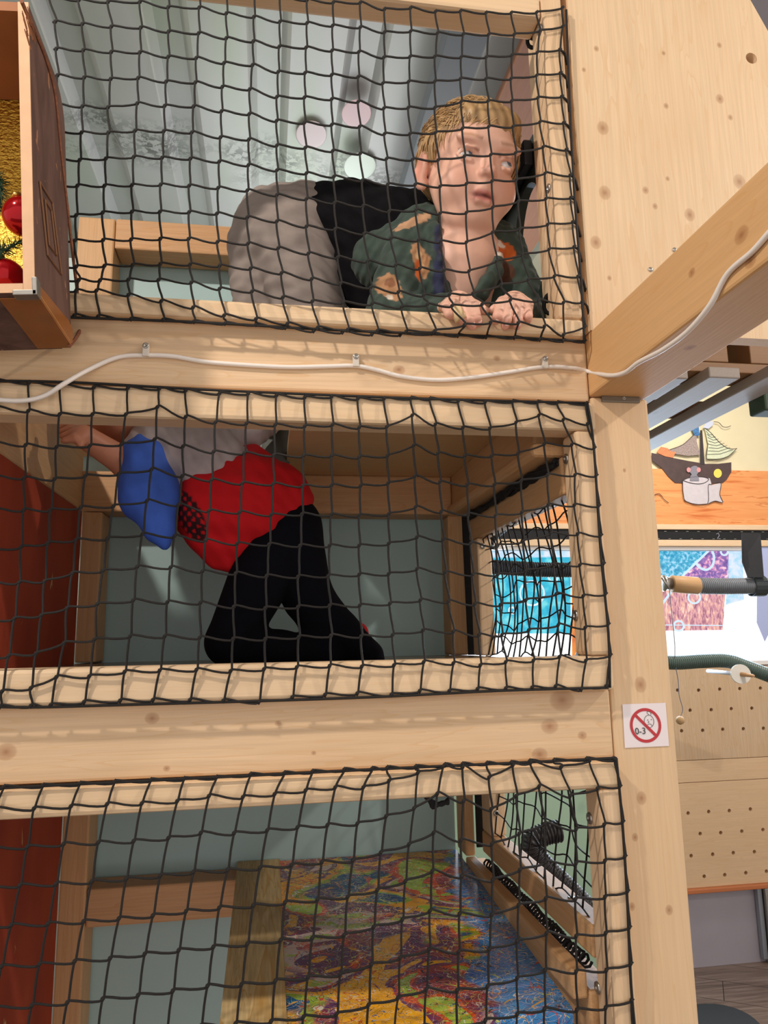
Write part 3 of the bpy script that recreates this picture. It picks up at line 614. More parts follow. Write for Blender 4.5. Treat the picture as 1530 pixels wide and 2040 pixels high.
# right side
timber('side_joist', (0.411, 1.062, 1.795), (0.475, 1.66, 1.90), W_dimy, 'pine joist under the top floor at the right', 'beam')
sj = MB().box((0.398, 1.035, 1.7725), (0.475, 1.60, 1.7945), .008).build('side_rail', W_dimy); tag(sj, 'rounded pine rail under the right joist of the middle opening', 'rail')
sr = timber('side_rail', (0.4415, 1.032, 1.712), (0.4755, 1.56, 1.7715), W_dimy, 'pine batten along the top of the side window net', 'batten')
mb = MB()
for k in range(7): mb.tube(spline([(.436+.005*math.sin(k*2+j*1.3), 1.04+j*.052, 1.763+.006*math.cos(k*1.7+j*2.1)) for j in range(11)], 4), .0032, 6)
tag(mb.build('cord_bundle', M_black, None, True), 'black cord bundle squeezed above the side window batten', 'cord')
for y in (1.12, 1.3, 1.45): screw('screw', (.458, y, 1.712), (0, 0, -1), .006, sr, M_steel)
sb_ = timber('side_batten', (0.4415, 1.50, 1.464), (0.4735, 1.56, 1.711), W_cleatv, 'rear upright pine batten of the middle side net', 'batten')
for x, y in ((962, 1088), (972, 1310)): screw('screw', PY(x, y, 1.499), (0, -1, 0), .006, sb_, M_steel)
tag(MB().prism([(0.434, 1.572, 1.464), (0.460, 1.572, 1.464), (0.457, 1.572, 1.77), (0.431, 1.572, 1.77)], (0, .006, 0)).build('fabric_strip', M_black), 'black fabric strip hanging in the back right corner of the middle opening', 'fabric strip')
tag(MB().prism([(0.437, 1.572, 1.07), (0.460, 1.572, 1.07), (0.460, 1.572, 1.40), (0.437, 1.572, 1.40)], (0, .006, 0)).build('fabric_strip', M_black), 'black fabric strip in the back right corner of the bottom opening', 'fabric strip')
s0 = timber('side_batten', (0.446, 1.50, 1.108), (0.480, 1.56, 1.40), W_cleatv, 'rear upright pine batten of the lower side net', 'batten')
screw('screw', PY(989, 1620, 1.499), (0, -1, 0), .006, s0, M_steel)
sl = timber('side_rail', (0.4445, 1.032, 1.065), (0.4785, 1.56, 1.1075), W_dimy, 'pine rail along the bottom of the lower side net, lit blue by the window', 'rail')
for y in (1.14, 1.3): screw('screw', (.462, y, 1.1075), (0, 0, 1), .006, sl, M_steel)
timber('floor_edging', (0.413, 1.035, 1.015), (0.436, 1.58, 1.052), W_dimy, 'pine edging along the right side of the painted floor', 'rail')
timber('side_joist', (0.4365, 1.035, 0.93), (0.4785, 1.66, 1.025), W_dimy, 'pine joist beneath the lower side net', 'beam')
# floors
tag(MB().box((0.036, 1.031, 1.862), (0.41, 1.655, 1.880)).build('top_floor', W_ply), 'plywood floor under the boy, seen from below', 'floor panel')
tag(MB().box((-.3825, 1.061, 1.442), (0.4405, 1.655, 1.463)).build('middle_floor', M_deck), 'dark varnished floor the child in red kneels on', 'floor panel')
def slab(x0, x1, z0, z1, y0, y1, th):
    return MB().prism([(x0, y0, z0-th), (x0, y0, z0), (x0, y1, z1), (x0, y1, z1-th)], (x1-x0, 0, 0))
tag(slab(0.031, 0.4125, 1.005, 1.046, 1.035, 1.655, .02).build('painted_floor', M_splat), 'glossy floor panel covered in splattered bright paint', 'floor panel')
tag(slab(-.056, 0.0305, 1.007, 1.050, 1.00, 1.655, .022).build('floor_plank', W_plank), 'weathered ribbed plank left of the splattered floor panel', 'plank')
for i, x in enumerate((-.03, .01)): pass
# top cell right side: dark green panel with oval hole, brown board, dark roof beams
M_dgreen = simple('dark_green_paint', (36, 48, 44), 0.45, 0, .08, 6)
gp = MB().box((0.455, 1.10, 1.905), (0.470, 1.58, 2.375)).build('painted_board', M_dgreen)
hc2 = PX(1054, 490, .455); n = 32
cut = MB().prism([(.44, hc2.y+.075*math.cos(2*math.pi*k/n), hc2.z+.115*math.sin(2*math.pi*k/n)) for k in range(n)], (.05, 0, 0)).build('cutter', M_black); boolean(gp, cut)
tag(gp, 'dark green side panel with an oval cutout right of the boy', 'panel')
timber('top_rail', (0.437, 1.10, 2.315), (0.4545, 1.58, 2.365), simple('navy_paint', (30, 34, 44), 0.5), 'dark rail along the top of the green side panel', 'rail')
timber('roof_board', (0.62, .9, 2.97), (1.0, 2.6, 3.0), wood('brown_board', (158, 112, 88), 'Y', (), 23, .12), 'brown wooden board under the roof, upper right of the boy', 'board')
o = timber('roof_beam', (.43, .3, 2.98), (.535, 3.3, 3.04), simple('slate_beam', (92, 98, 104), 0.5), 'wide dark grey beam below the roof above the boy', 'beam')
# oval hole backdrop
tag(MB().box((0.62, 1.15, 1.95), (0.64, 1.5, 2.12)).build('wall_board', simple('pale_lilac', (206, 196, 204), 0.6)), 'pale panel glimpsed through the oval cutout', 'board')
# carabiner like black clips
def clip(px, py, Y, lab):
    c = PY(px, py, Y); mb = MB(); e = [c+Vector((.012*math.cos(t), .004*math.sin(2*t), .016*math.sin(t))) for t in np.linspace(0, 2*math.pi, 17)]
    mb.tube(e, .0035, 8); mb.tube([c+Vector((-.012, .002, .006)), c+Vector((.010, .012, .012))], .004, 8)
    tag(mb.build('rope_clip', M_black, None, True), lab, 'clip', 'black clips on the frame')
clip(1098, 606, 1.045, 'black clip at the lower right corner of the top opening'); clip(1064, 78, 1.045, 'black clip at the upper right corner of the top opening')
# tied net bundle under batten of bottom cell
mb = MB()
for k in range(5): mb.tube(spline([PY(848+k*3, 1588+2*k, 1.04), PY(862, 1597+k*3, 1.045), PY(880, 1603-k, 1.04), PY(893, 1592+k*2, 1.045)], 4), .003, 6)
tag(mb.build('cord_knot', M_black, None, True), 'dark tangle of cord under the top batten of the bottom opening', 'cord')
# cord coil between the bottom rails
pts = []
for i in range(260):
    t = i/259; y = 1.53-.47*t; a = t*2*math.pi*38; pts.append((.445+.008*math.cos(a)+.002*math.sin(y*60), y, 1.050+.008*math.sin(a)))
tag(MB().tube(pts, .0022, 5).build('cord_coil', M_black, None, True), 'black spiral of net cord lying between the two bottom rails', 'cord')
# ---- grey parcel / shoe handled with children; white cable
cb = [(-140, 770), (-60, 790), (0, 797), (50, 798), (90, 788), (130, 763), (180, 735), (235, 712), (290, 708), (345, 710), (420, 722), (560, 731), (650, 730), (708, 729), (750, 737), (800, 750), (870, 757), (940, 752), (1010, 742), (1083, 731), (1140, 733), (1176, 741)]
pts = [PY(x, y, Y0-.003 if x > 180 else (.990 if x > 130 else .968)) for x, y in cb]
for x, y in [(1215, 748), (1245, 742), (1272, 722), (1320, 697), (1370, 660), (1415, 607), (1450, 545), (1500, 500), (1545, 450), (1600, 400)]:
    p = PX(x, y, XP0-.003); pts.append(p)
tag(MB().tube(spline(pts, 8), .0032, 10).build('power_cable', M_cable, None, True), 'white cable clipped along the upper pine beam and the forward beam', 'cable')
for i, (x, y, l) in enumerate([(292, 697, 'white cable clip with a screw at the left of the upper beam'), (708, 718, 'white cable clip with a screw near the middle of the upper beam'), (1083, 722, 'white cable clip with a screw at the right end of the upper beam')]):
    c = PY(x, y, Y0); e = empty('cable_clip', tuple(c), l, 'cable clip', 'cable clips on the upper beam')
    MB().box((c.x-.0045, Y0-.008, c.z-.012), (c.x+.0045, Y0, c.z+.006), .001).build('clip_body', simple('clip_plastic', (206, 196, 184), 0.5), e)
    screw('screw', (c.x, Y0-.008, c.z+.003), (0, -1, 0), .0042, e, M_steel)
# ---- warning sticker
sgn = empty('warning_sign', tuple(PY(1288, 1488, Y0-.001)), 'white square sticker on the post: no children aged 0-3, red circle and bar', 'sign')
SY = Y0-.0012
def sq(pts, Y, name, mat, th=.0004): return MB().prism([PY(a, b, Y) for a, b in pts], (0, th, 0)).build(name, mat, sgn)
sq([(1240, 1403), (1326, 1400), (1333, 1486), (1245, 1490)], SY, 'sticker', simple('sticker_white', (232, 220, 222), 0.4))
sc_ = PY(1286, 1445, SY); R1 = 34.5*SY/F0; R2 = 28.5*SY/F0; n = 48
vs = []; 
for rr in (R1, R2): vs += [(sc_.x+rr*math.cos(2*math.pi*k/n), SY-.0004, sc_.z+rr*math.sin(2*math.pi*k/n)) for k in range(n)]
mb = MB().add(vs, [(k, (k+1) % n, n+(k+1) % n, n+k) for k in range(n)])
d1 = Vector((-.707, 0, .707)); nn = Vector((.707, 0, .707)); c = Vector((sc_.x, SY-.0005, sc_.z)); hw = .0021
mb.add([c+d1*R2+nn*hw, c+d1*R2-nn*hw, c-d1*R2-nn*hw, c-d1*R2+nn*hw], [(0, 1, 2, 3)])
mb.build('prohibition_ring', simple('sign_red', (186, 44, 52), 0.45), sgn)
mb = MB(); hc3 = PY(1293, 1437, SY-.0003); hr = 12.5*SY/F0
mb.tube([(hc3.x+hr*.85*math.cos(t), SY-.0003, hc3.z+hr*math.sin(t)) for t in np.linspace(0, 2*math.pi, 29)], .0003, 5)
mb.tube(spline([PY(x, y, SY-.0003) for x, y in [(1293, 1424), (1289, 1420), (1291, 1417), (1296, 1419), (1297, 1424)]], 4), .0003, 5)
mb.tube([PY(1290, 1434, SY-.0003), PY(1291, 1435, SY-.0003)], .0006, 5); mb.tube([PY(1297, 1433, SY-.0003), PY(1298, 1434, SY-.0003)], .0006, 5)
mb.tube(spline([PY(x, y, SY-.0003) for x, y in [(1290, 1444), (1293, 1442), (1297, 1443), (1299, 1446)]], 4), .0003, 5)
mb.tube(spline([PY(x, y, SY-.0003) for x, y in [(1293, 1437), (1291, 1439), (1293, 1439)]], 3), .0003, 5)
mb.build('baby_face', simple('sign_black', (50, 50, 52), 0.5), sgn)
fc = bpy.data.curves.new('t', 'FONT'); fc.body = '0-3'; fc.size = 17.5*SY/F0*1.05; fc.align_x = 'CENTER'; fc.align_y = 'CENTER'; fc.extrude = .0001
fo = bpy.data.objects.new('t', fc); COL.objects.link(fo); bpy.context.view_layer.update()
me = bpy.data.meshes.new_from_object(fo.evaluated_get(bpy.context.evaluated_depsgraph_get())); bpy.data.objects.remove(fo)
cc = PY(1276, 1457, SY-.0008)
for v in me.vertices: v.co = Vector((cc.x+v.co.x, cc.y+v.co.z, cc.z+v.co.y))
finish('age_text', me, bpy.data.materials['sign_black'], sgn)
# ================================================================= suitcase shelf
XS, YS0, YS1, ZS0, ZS1 = -.268, .800, .957, 1.882, 2.248
su = empty('suitcase', (-.5, .88, ZS0), 'old brown leather suitcase opened as a shelf box with gold lining, upper left', 'suitcase')
def rsection(r, n=6, y0=YS0, y1=YS1, z0=ZS0, z1=ZS1):
    """outline of the side in the YZ plane, rounded at the back corners"""
    p = [(y0, z0)]
    p += [(y1-r+r*math.sin(t), z0+r-r*math.cos(t)) for t in np.linspace(0, math.pi/2, n)]
    r2 = .045
    p += [(y1-r2+r2*math.cos(t), z1-r2+r2*math.sin(t)) for t in np.linspace(0, math.pi/2, n)]
    p.append((y0, z1)); return p
MB().prism([(XS-.011, y, z) for y, z in rsection(.02, y1=YS1-.0)], (.011, 0, 0)).build('side_wall', [M_leather], su)
MB().box((XS-.0112, YS0-.0008, ZS0+.0001), (XS+.0006, YS0+.001, ZS1)).build('rim', M_tan, su)
MB().box((-.85, YS0, ZS0), (XS-.0115, YS1, ZS0+.010)).build('bottom', M_leather, su)
MB().box((-.85, YS0-.0008, ZS0+.0002), (XS-.0115, YS0+.001, ZS0+.011)).build('rim', M_tan, su)
MB().box((-.85, YS0+.002, ZS0+.0105), (XS-.012, YS1-.012, ZS0+.0115)).build('inner_floor', M_tan, su)
MB().box((-.85, YS1-.010, ZS0+.012), (XS-.012, YS1-.002, ZS1-.002)).build('gold_lining', M_gold, su)
MB().box((-.85, YS0, ZS1-.012), (XS-.0115, YS1-.011, ZS1)).build('top', simple('brown_card', (150, 92, 50), 0.7, 0, .1, 20), su)
# lid edge strip torn at the back
mb = MB(); pts = [PX(x, y, XS+.001) for x, y in [(72, 5), (95, 60), (118, 120), (133, 190), (136, 300), (141, 420), (146, 540), (150, 640), (140, 668), (118, 690)]]
mb.tube(spline(pts, 6), .0024, 6); mb.build('torn_edging', simple('torn_leather_edge', (128, 78, 52), 0.8, 0, .3, 200), su)
mb = MB()
for k in range(14):
    p = PX(78+random.uniform(-8, 14), 12+k*4, XS+.002); mb.tube([p, p+Vector((.002, .01, -.012-.004*random.random()))], .0007, 4)
mb.build('frayed_threads', simple('frayed_cord', (150, 96, 62), 0.9), su)
# label frame on the side
fr = []
o_ = [PX(x, y, XS+.0015) for x, y in [(80, 362), (106, 405), (114, 548), (84, 508)]]; i_ = [PX(x, y, XS+.0015) for x, y in [(89, 398), (102, 420), (106, 510), (90, 488)]]
mb = MB()
for q in (o_, i_): mb.tube(q+[q[0]], .0011, 6)
mb.build('label_frame', simple('brass_thread', (140, 96, 62), 0.5), su)
c0 = [PX(x, y, XS+.0012) for x, y in [(73, 600), (84, 565), (142, 636), (140, 660), (112, 692)]]
MB().prism([Vector((XS, YS0+.004, ZS0-.001)), Vector((XS, YS0+.004, ZS0+.014)), Vector((XS, YS1-.02, ZS0+.030)), Vector((XS, YS1+.001, ZS0+.026)), Vector((XS, YS1-.004, ZS0+.002)), Vector((XS, YS1-.012, ZS0-.001))], (.0022, 0, 0)).build('leather_corner', M_caramel, su)
MB().box((XS-.040, YS0+.01, ZS0-.0016), (XS+.001, YS1-.006, ZS0-.0002), .0005).build('leather_corner', M_caramel, su)
mb = MB(); mb.tube([(XS+.002, YS0+.012+t*.128, ZS0+.0035+(.006 if 0 else 0)) for t in np.linspace(0, 1, 20)], .0006, 4); mb.build('stitching', simple('stitch_thread', (200, 150, 90), 0.8), su)
mb = MB(); mb.box((XS-.022, YS0-.0025, ZS0-.003), (XS+.003, YS0+.012, ZS0+.003), .001); mb.box((XS-.002, YS0-.0025, ZS0-.003), (XS+.0035, YS0+.012, ZS0+.018), .001); mb.build('corner_cap', M_steel, su)
su.rotation_euler = (0, math.radians(-4.6), 0); su.location.x += .0125; su.location.z -= .018
# baubles and garland inside the suitcase
M_bauble = simple('red_glass', (168, 8, 20), 0.12, 0.55)
def bauble(px, py, r, Y, lab):
    c = PY(px, py, Y); e = empty('christmas_bauble', tuple(c-Vector((0, 0, r))), lab, 'bauble', 'red baubles in the suitcase')
    MB().sphere(c, r, 28, 18).build('glass_ball', M_bauble, e, True)
    k = MB().tube([c+Vector((-.3*r, -.2*r, .93*r)), c+Vector((-.33*r, -.22*r, 1.12*r))], .25*r, 12); k.build('gold_cap', simple('gold_metal', (206, 160, 80), 0.3, 1.0), e, True)
bauble(46, 432, .0235, .865, 'shiny red bauble hanging in the gold lined suitcase, upper of the two')
bauble(12, 552, .0215, .87, 'shiny red bauble lying at the bottom of the gold lined suitcase')
g = empty('fir_garland', tuple(PY(5, 520, .86)), 'green artificial fir garland inside the gold lined suitcase', 'garland')
def sprig(path, nm):
    mb = MB(); P = spline(path, 14)
    for i in range(len(P)-1):
        for k in range(4):
            t = (P[i+1]-P[i]).normalized(); d = (t*.8+Vector((random.uniform(-1, 1), random.uniform(-1, 1), random.uniform(-1, 1)))).normalized()
            mb.tube([P[i], P[i]+d*.013], .0006, 3, rs=[.0007, .0002])
    mb.tube(P, .0012, 5); mb.build(nm, simple('fir_needles', (30, 66, 40), 0.6, 0, .3, 300) if 'fir_needles' not in bpy.data.materials else bpy.data.materials['fir_needles'], g)
sprig([PY(-60, 520, .86), PY(-20, 505, .855), PY(15, 495, .86), PY(40, 482, .87)], 'sprig')
sprig([PY(-60, 560, .86), PY(-25, 545, .85), PY(5, 500, .855)], 'sprig')
sprig([PY(-30, 330, .90), PY(-8, 350, .89), PY(2, 385, .89), PY(-4, 410, .9)], 'sprig')
sprig([PY(-40, 350, .90), PY(-15, 375, .89), PY(0, 360, .89)], 'sprig')
# ================================================================= nets
def conv(ox, oy, s, pts): return [None if p is None else (ox+p[0]/s, oy+p[1]/s) for p in pts]
Yn = YC-.0045; Ye = .9768
Yn = YC-.0045; Ye = .9768
def fillgrid(G):
    """missing nodes are extrapolated from their neighbours"""
    R, Cn = len(G), max(len(r) for r in G)
    A = np.full((R, Cn, 2), np.nan)
    for i, r in enumerate(G):
        for j, p in enumerate(r):
            if p is not None: A[i, j] = p
    for _ in range(40):
        if not np.isnan(A).any(): break
        B = A.copy()
        for i in range(R):
            for j in range(Cn):
                if np.isnan(A[i, j, 0]):
                    c = []
                    for di, dj in ((1, 0), (-1, 0), (0, 1), (0, -1)):
                        a, b = i+di, j+dj; a2, b2 = i+2*di, j+2*dj
                        if 0 <= a2 < R and 0 <= b2 < Cn and not np.isnan(A[a, b, 0]) and not np.isnan(A[a2, b2, 0]): c.append(2*A[a, b]-A[a2, b2])
                    if c: B[i, j] = np.mean(c, 0)
        A = B
    return A
def build_net(A, Yf, r, label, extra=None, parent_loc=None, name='climbing_net', edge_r=(), edge_c=()):
    R, Cn = A.shape[:2]; mb = MB(); P = [[None]*Cn for _ in range(R)]
    for i in range(R):
        for j in range(Cn):
            P[i][j] = PY(A[i, j, 0], A[i, j, 1], Ye if (i in edge_r or j in edge_c) else Yf(i, j, A[i, j]))
    sk = r*2.2
    def between(i, j, i2, j2, dz):
        ea = i in edge_r or j in edge_c; eb = i2 in edge_r or j2 in edge_c
        if True: return [P[i][j].lerp(P[i2][j2], .5)+Vector((0, 0, dz))]
        ts = (.5, 1.0) if eb else (0.0, .5)      # the strand lies over the batten before it dips into the seam
        return [PY(*(A[i, j]*(1-t)+A[i2, j2]*t), Yn) for t in ts]
    def between(i, j, i2, j2, dz):
        ea = i in edge_r or j in edge_c; eb = i2 in edge_r or j2 in edge_c
        if True: return [P[i][j].lerp(P[i2][j2], .5)+Vector((0, 0, dz))]
        ts = (.5, 1.0) if eb else (0.0, .5)      # the strand lies over the batten before it dips into the seam
        return [PY(*(A[i, j]*(1-t)+A[i2, j2]*t), Yn) for t in ts]
    for j in range(Cn):
        pts = []
        for i in range(R):
            p = P[i][j]; pts += [p+Vector((sk*.5, 0, sk)), p+Vector((-sk*.2, -.0004, -sk))]
            if i < R-1: pts += between(i, j, i+1, j, 0.0)
        mb.tube(spline(pts, 2), r, 6)
    for i in range(R):
        pts = []
        for j in range(Cn):
            p = P[i][j]; pts += [p+Vector((-sk, 0, -sk*.7)), p+Vector((sk, -.0004, sk*.6))]
            if j < Cn-1: pts += between(i, j, i, j+1, -.0012)
        mb.tube(spline(pts, 2), r, 6)
    for i in range(R):
        for j in range(Cn): mb.sphere(P[i][j], r*1.75, 8, 5)
    for e in (extra or []): mb.tube(spline(e, 4), r*1.25, 6)
    return tag(mb.build(name, M_net, None, True), label, 'net')
a = 2.834
def L(*p): return conv(0, 0, a, p)
def C3(*p): return conv(430, 0, 3.825, p)
def C4(*p): return conv(780, 0, 3.825, p)
def C5(*p): return conv(430, 340, 3.825, p)
def C6(*p): return conv(780, 340, 3.825, p)
net1 = [
 L((280,-160),(440,-140),(600,-115),(785,-130),(950,-105),(1128,-105),(1285,-75)) + C3((300,-60),(490,-25),(695,0),(895,18),(1100,20),(1285,70)) + C4((145,60),(335,88),(525,85),(720,98),(912,98),(1105,95),(1300,60)),
 L((280,-20),(445,0),(610,10),(790,10),(950,40),(1125,42),(1278,75)) + C3((290,128),(488,165),(695,175),(890,195),(1100,208),(1285,245)) + C4((145,238),(350,252),(545,262),(740,262),(935,262),(1130,235),(1305,200)),
 L((312,122),(465,135),(628,150),(795,155),(952,178),(1122,187),(1278,215)) + C3((285,315),(483,355),(688,362),(885,385),(1090,395),(1280,437)) + C4((140,432),(330,430),(530,435),(722,435),(918,420),(1110,400),(1280,378)),
 L((318,275),(470,283),(628,293),(790,295),(950,320),(1108,327),(1265,355)) + C3((280,495),(475,548),(680,555),(883,570),(1085,585),(1272,635)) + C4((130,622),(330,620),(525,600),(720,600),(910,600),(1105,575),(1285,555)),
 L((325,425),(475,437),(625,445),(780,440),(938,460),(1103,465),(1255,490)) + C3((258,680),(465,738),(675,742),(883,755),(1085,775),(1280,825)) + C4((128,820),(330,820),(530,775),(735,770),(915,770),(1115,745),(1295,735)),
 L((320,590),(465,600),(610,605),(775,583),(930,597),(1093,600),(1250,628)) + C3((255,868),(463,920),(675,935),(883,950),(1095,965),(1285,1020)) + C4((140,1020),(335,1010),(540,980),(740,965),(925,965),(1130,930),(1310,935)),
 L((310,745),(460,748),(612,748),(762,738),(925,740),(1083,747),(1245,775)) + C3((252,1062),(465,1108),(682,1125),(890,1150),(1100,1170),(1300,1210)) + C4((160,1215),(355,1220),(555,1190),(755,1180),(945,1165),(1155,1120),(1330,1140)),
 L((300,890),(450,903),(598,895),(755,885),(915,890),(1075,895),(1238,912)) + C3((248,1258),(465,1297),(690,1320),(900,1345),(1115,1375),(1310,1405)) + C6((180,105),(370,120),(570,100),(765,80),(950,70),(1170,20),(1360,35)),
 L((290,1045),(437,1048),(590,1048),(745,1045),(907,1042),(1068,1048),(1232,1060)) + C5((240,150),(465,185),(690,215),(905,245),(1122,270),(1320,310)) + C6((185,300),(370,325),(570,320),(770,280),(965,235),(1175,215),(1365,205)),
 L((280,1210),(430,1215),(580,1200),(745,1195),(903,1195),(1068,1197),(1225,1205)) + C5((240,355),(465,385),(690,425),(910,445),(1130,480),(1335,515)) + C6((205,530),(375,540),(570,545),(770,470),(975,445),(1190,410),(1380,390)),
 L((270,1350),(422,1358),(582,1355),(740,1352),(905,1348),(1065,1348),(1228,1365)) + C5((245,555),(475,590),(705,630),(930,660),(1155,690),(1370,720)) + C6((215,745),(400,760),(590,765),(800,690),(995,640),(1200,600),(1390,580)),
 L((280,1500),(430,1505),(590,1500),(750,1495),(905,1490),(1073,1492),(1240,1500)) + C5((265,745),(500,780),(730,825),(950,860),(1180,890),(1390,925)) + C6((245,950),(440,945),(620,935),(835,870),(1040,830),(1240,805),(1420,805)),
 L((290,1580),(445,1580),(565,1582),(725,1578),(895,1580),(1080,1595),(1240,1630)) + C5((275,920),(510,965),(735,995),(970,1005),(1190,1015),(1415,1040)) + C6((272,1020),(460,1030),(690,1018),(905,985),(1120,990),(1310,1005),(1450,1000)),
 L((270,1640),(430,1640),(545,1640),(725,1665),(910,1700),(1090,1735),(1265,1780)) + C5((305,1130),(545,1165),(775,1195),(1005,1210),(1230,1220),(1450,1225)) + C6((330,1220),(555,1175),(755,1155),(965,1160),(1165,1185),(1310,1250),(1470,1190)),
 L((270,1770),(420,1780),(555,1785),(740,1800),(920,1805),(1095,1815),(1270,1825)) + C5((305,1172),(530,1195),(745,1220),(965,1230),(1190,1245),(1405,1250)) + C6((305,1240),(505,1255),(720,1265),(935,1270),(1130,1285),(1305,1295),(1468,1300)),
]
A1 = fillgrid(net1)
def bulge(x, y, x0, x1, y0, y1, amt):
    u = min(1, max(0, (x-x0)/(x1-x0))); v = min(1, max(0, (y-y0)/(y1-y0))); return amt*math.sin(math.pi*u)**1.3*math.sin(math.pi*v)**1.3 if 0 < u < 1 and 0 < v < 1 else 0
Yn = YC-.0045; Ye = .9768
ex = []
for row in range(2, 13):       # loops wrapped round the upright batten
    p = A1[row, 19]; q0 = PY(p[0], p[1], Yn); q1 = PY(p[0]+10, p[1]+8, Yn+.004); q2 = PY(p[0]+15, p[1]+30, Yn+.018); ex.append([q0, q1, q2])
ex.append([PY(-60, 625, Ye), PY(160, 633, Ye), PY(400, 642, Ye), PY(620, 655, Ye), PY(800, 663, Ye), PY(1000, 671, Ye), PY(1164, 680, Ye)])
ex.append([PY(1128, 20, Yn), PY(1135, 200, Yn), PY(1145, 400, Yn), PY(1158, 560, Yn), PY(1164, 680, Yn)])
build_net(A1, lambda i, j, p: Yn-bulge(p[0], p[1], 0, 1160, -200, 680, .012)-(.034*math.exp(-(((p[0]-962)/130)**4))*math.exp(-(((p[1]-625)/48)**4))), .00155, 'black knotted safety net across the top opening in front of the boy', ex, edge_r=(14,))
def M5_(*p): return conv(0, 740, 3.825, p)
def M6_(*p): return conv(0, 1070, 3.825, p)
def M7_(*p): return conv(390, 760, 3.825, p)
def M8_(*p): return conv(390, 1070, 3.825, p)
def M12(*p): return conv(820, 780, 3.825, p)
def M13(*p): return conv(820, 1080, 3.7317, p)
net2 = [
 [None, None]+M5_((220,85),(460,100),(715,120),(975,125),(1215,130),(1415,145))+M7_((180,90),(400,90),(615,105),(830,120),(1035,115),(1235,130),(1435,130))+M12((-5,50),(140,55),(355,72),(560,80),(770,75),(960,80),(1110,85),(1330,92)),
 [None, None]+M5_((215,300),(455,325),(705,325),(960,325),(1200,270),(1415,345))+M7_((150,310),(385,320),(605,330),(830,340),(1040,330),(1245,350),(1455,345))+M12((5,180),(180,250),(390,275),(595,280),(795,235),(970,180),(1155,215),(1340,245)),
 [None, None]+M5_((195,560),(430,575),(685,565),(925,555),(1180,515),(1395,570))+M7_((135,535),(370,545),(595,560),(820,565),(1035,565),(1245,575),(1460,565))+M12((15,410),(200,470),(405,490),(610,490),(810,470),(1010,400),(1220,405),(1390,430)),
 [None, None]+M5_((185,810),(415,820),(650,795),(905,780),(1155,745),(1390,795))+M7_((120,750),(355,775),(590,780),(815,795),(1035,790),(1255,795),(1465,775))+M12((25,645),(215,690),(425,710),(630,710),(835,680),(1035,635),(1245,635),(1405,640)),
 [None, None]+M5_((180,1055),(385,1055),(615,1035),(865,1025),(1120,985),(1360,1015))+M7_((100,985),(335,995),(575,1015),(810,1010),(1030,1015),(1245,1020),(1470,1010))+M12((30,880),(225,915),(430,935),(640,945),(840,920),(1040,865),(1240,865),(1425,870)),
 [None, None]+M6_((160,75),(365,45),(580,20),(820,10))+M5_((1085,1240),(1330,1255))+M7_((75,1210),(315,1235),(560,1240),(795,1250),(1020,1250),(1245,1250),(1470,1235))+M12((40,1110),(240,1130),(450,1155),(645,1175),(850,1140),(1060,1080),(1265,1085),(1440,1095)),
 [None, None]+M6_((145,345),(340,335),(550,275),(785,255),(1045,225),(1300,230))+M8_((50,260),(305,275),(540,295),(780,300),(1010,295),(1245,285),(1470,280))+M13((40,200),(250,225),(455,240),(640,240),(845,215),(1055,165),(1250,170),(1425,160)),
 [None, None]+M6_((110,620),(315,595),(510,540),(740,510),(1015,480),(1275,495))+M8_((35,500),(290,530),(530,540),(780,530),(1020,520),(1250,520),(1480,505))+M13((65,430),(275,440),(470,460),(660,465),(850,430),(1075,385),(1275,400),(1440,385)),
 [None, None]+M6_((65,905),(275,885),(490,805),(720,780),(990,755),(1255,755))+M8_((30,765),(285,775),(530,775),(785,760),(1030,750),(1260,755),(1500,745))+M13((85,655),(310,665),(500,690),(670,690),(870,655),(1090,615),(1290,635),(1460,610)),
 [None, None]+M6_((15,1175),(235,1150),(430,1065),(680,1060),(950,1025),(1217,1015))+M8_((5,1010),(265,1020),(520,1005),(770,990),(1020,980),(1265,985),(1510,975))+M13((90,890),(310,900),(510,915),(700,890),(905,880),(1100,850),(1295,880),(1475,840)),
 [None, None]+M6_((0,1290),(235,1285),(385,1280),(640,1255),(915,1245),(1165,1240))+M8_((-45,1240),(210,1245),(480,1255),(735,1220),(985,1200),(1230,1190),(1490,1200))+M13((60,1105),(280,1105),(490,1090),(700,1085),(895,1080),(1070,1070),(1260,1095),(1445,1070)),
]
A2 = fillgrid(net2)
e2 = [[PY(-80, 1406, Ye), PY(60, 1409, Ye), PY(250, 1404, Ye), PY(500, 1397, Ye), PY(760, 1388, Ye), PY(1000, 1376, Ye), PY(1212, 1370, Ye)],
      [PY(-60, 758, Ye), PY(150, 762, Ye), PY(400, 776, Ye), PY(700, 789, Ye), PY(900, 796, Ye), PY(1172, 803, Ye)], [PY(1170, 803, Ye), PY(1183, 890, Ye), PY(1196, 1090, Ye), PY(1212, 1260, Ye), PY(1215, 1370, Ye)]]
build_net(A2, lambda i, j, p: Yn-bulge(p[0], p[1], -150, 1200, 780, 1400, .010), .0015, 'black knotted safety net across the middle opening in front of the child in red', e2, edge_r=(0, 10), edge_c=(22, 23, 24))
def Q3(*p): return conv(0, 1540, 3.4, p)
def Q4(*p): return conv(400, 1520, 3.4, p)
def Q5(*p): return conv(830, 1500, 3.4, p)
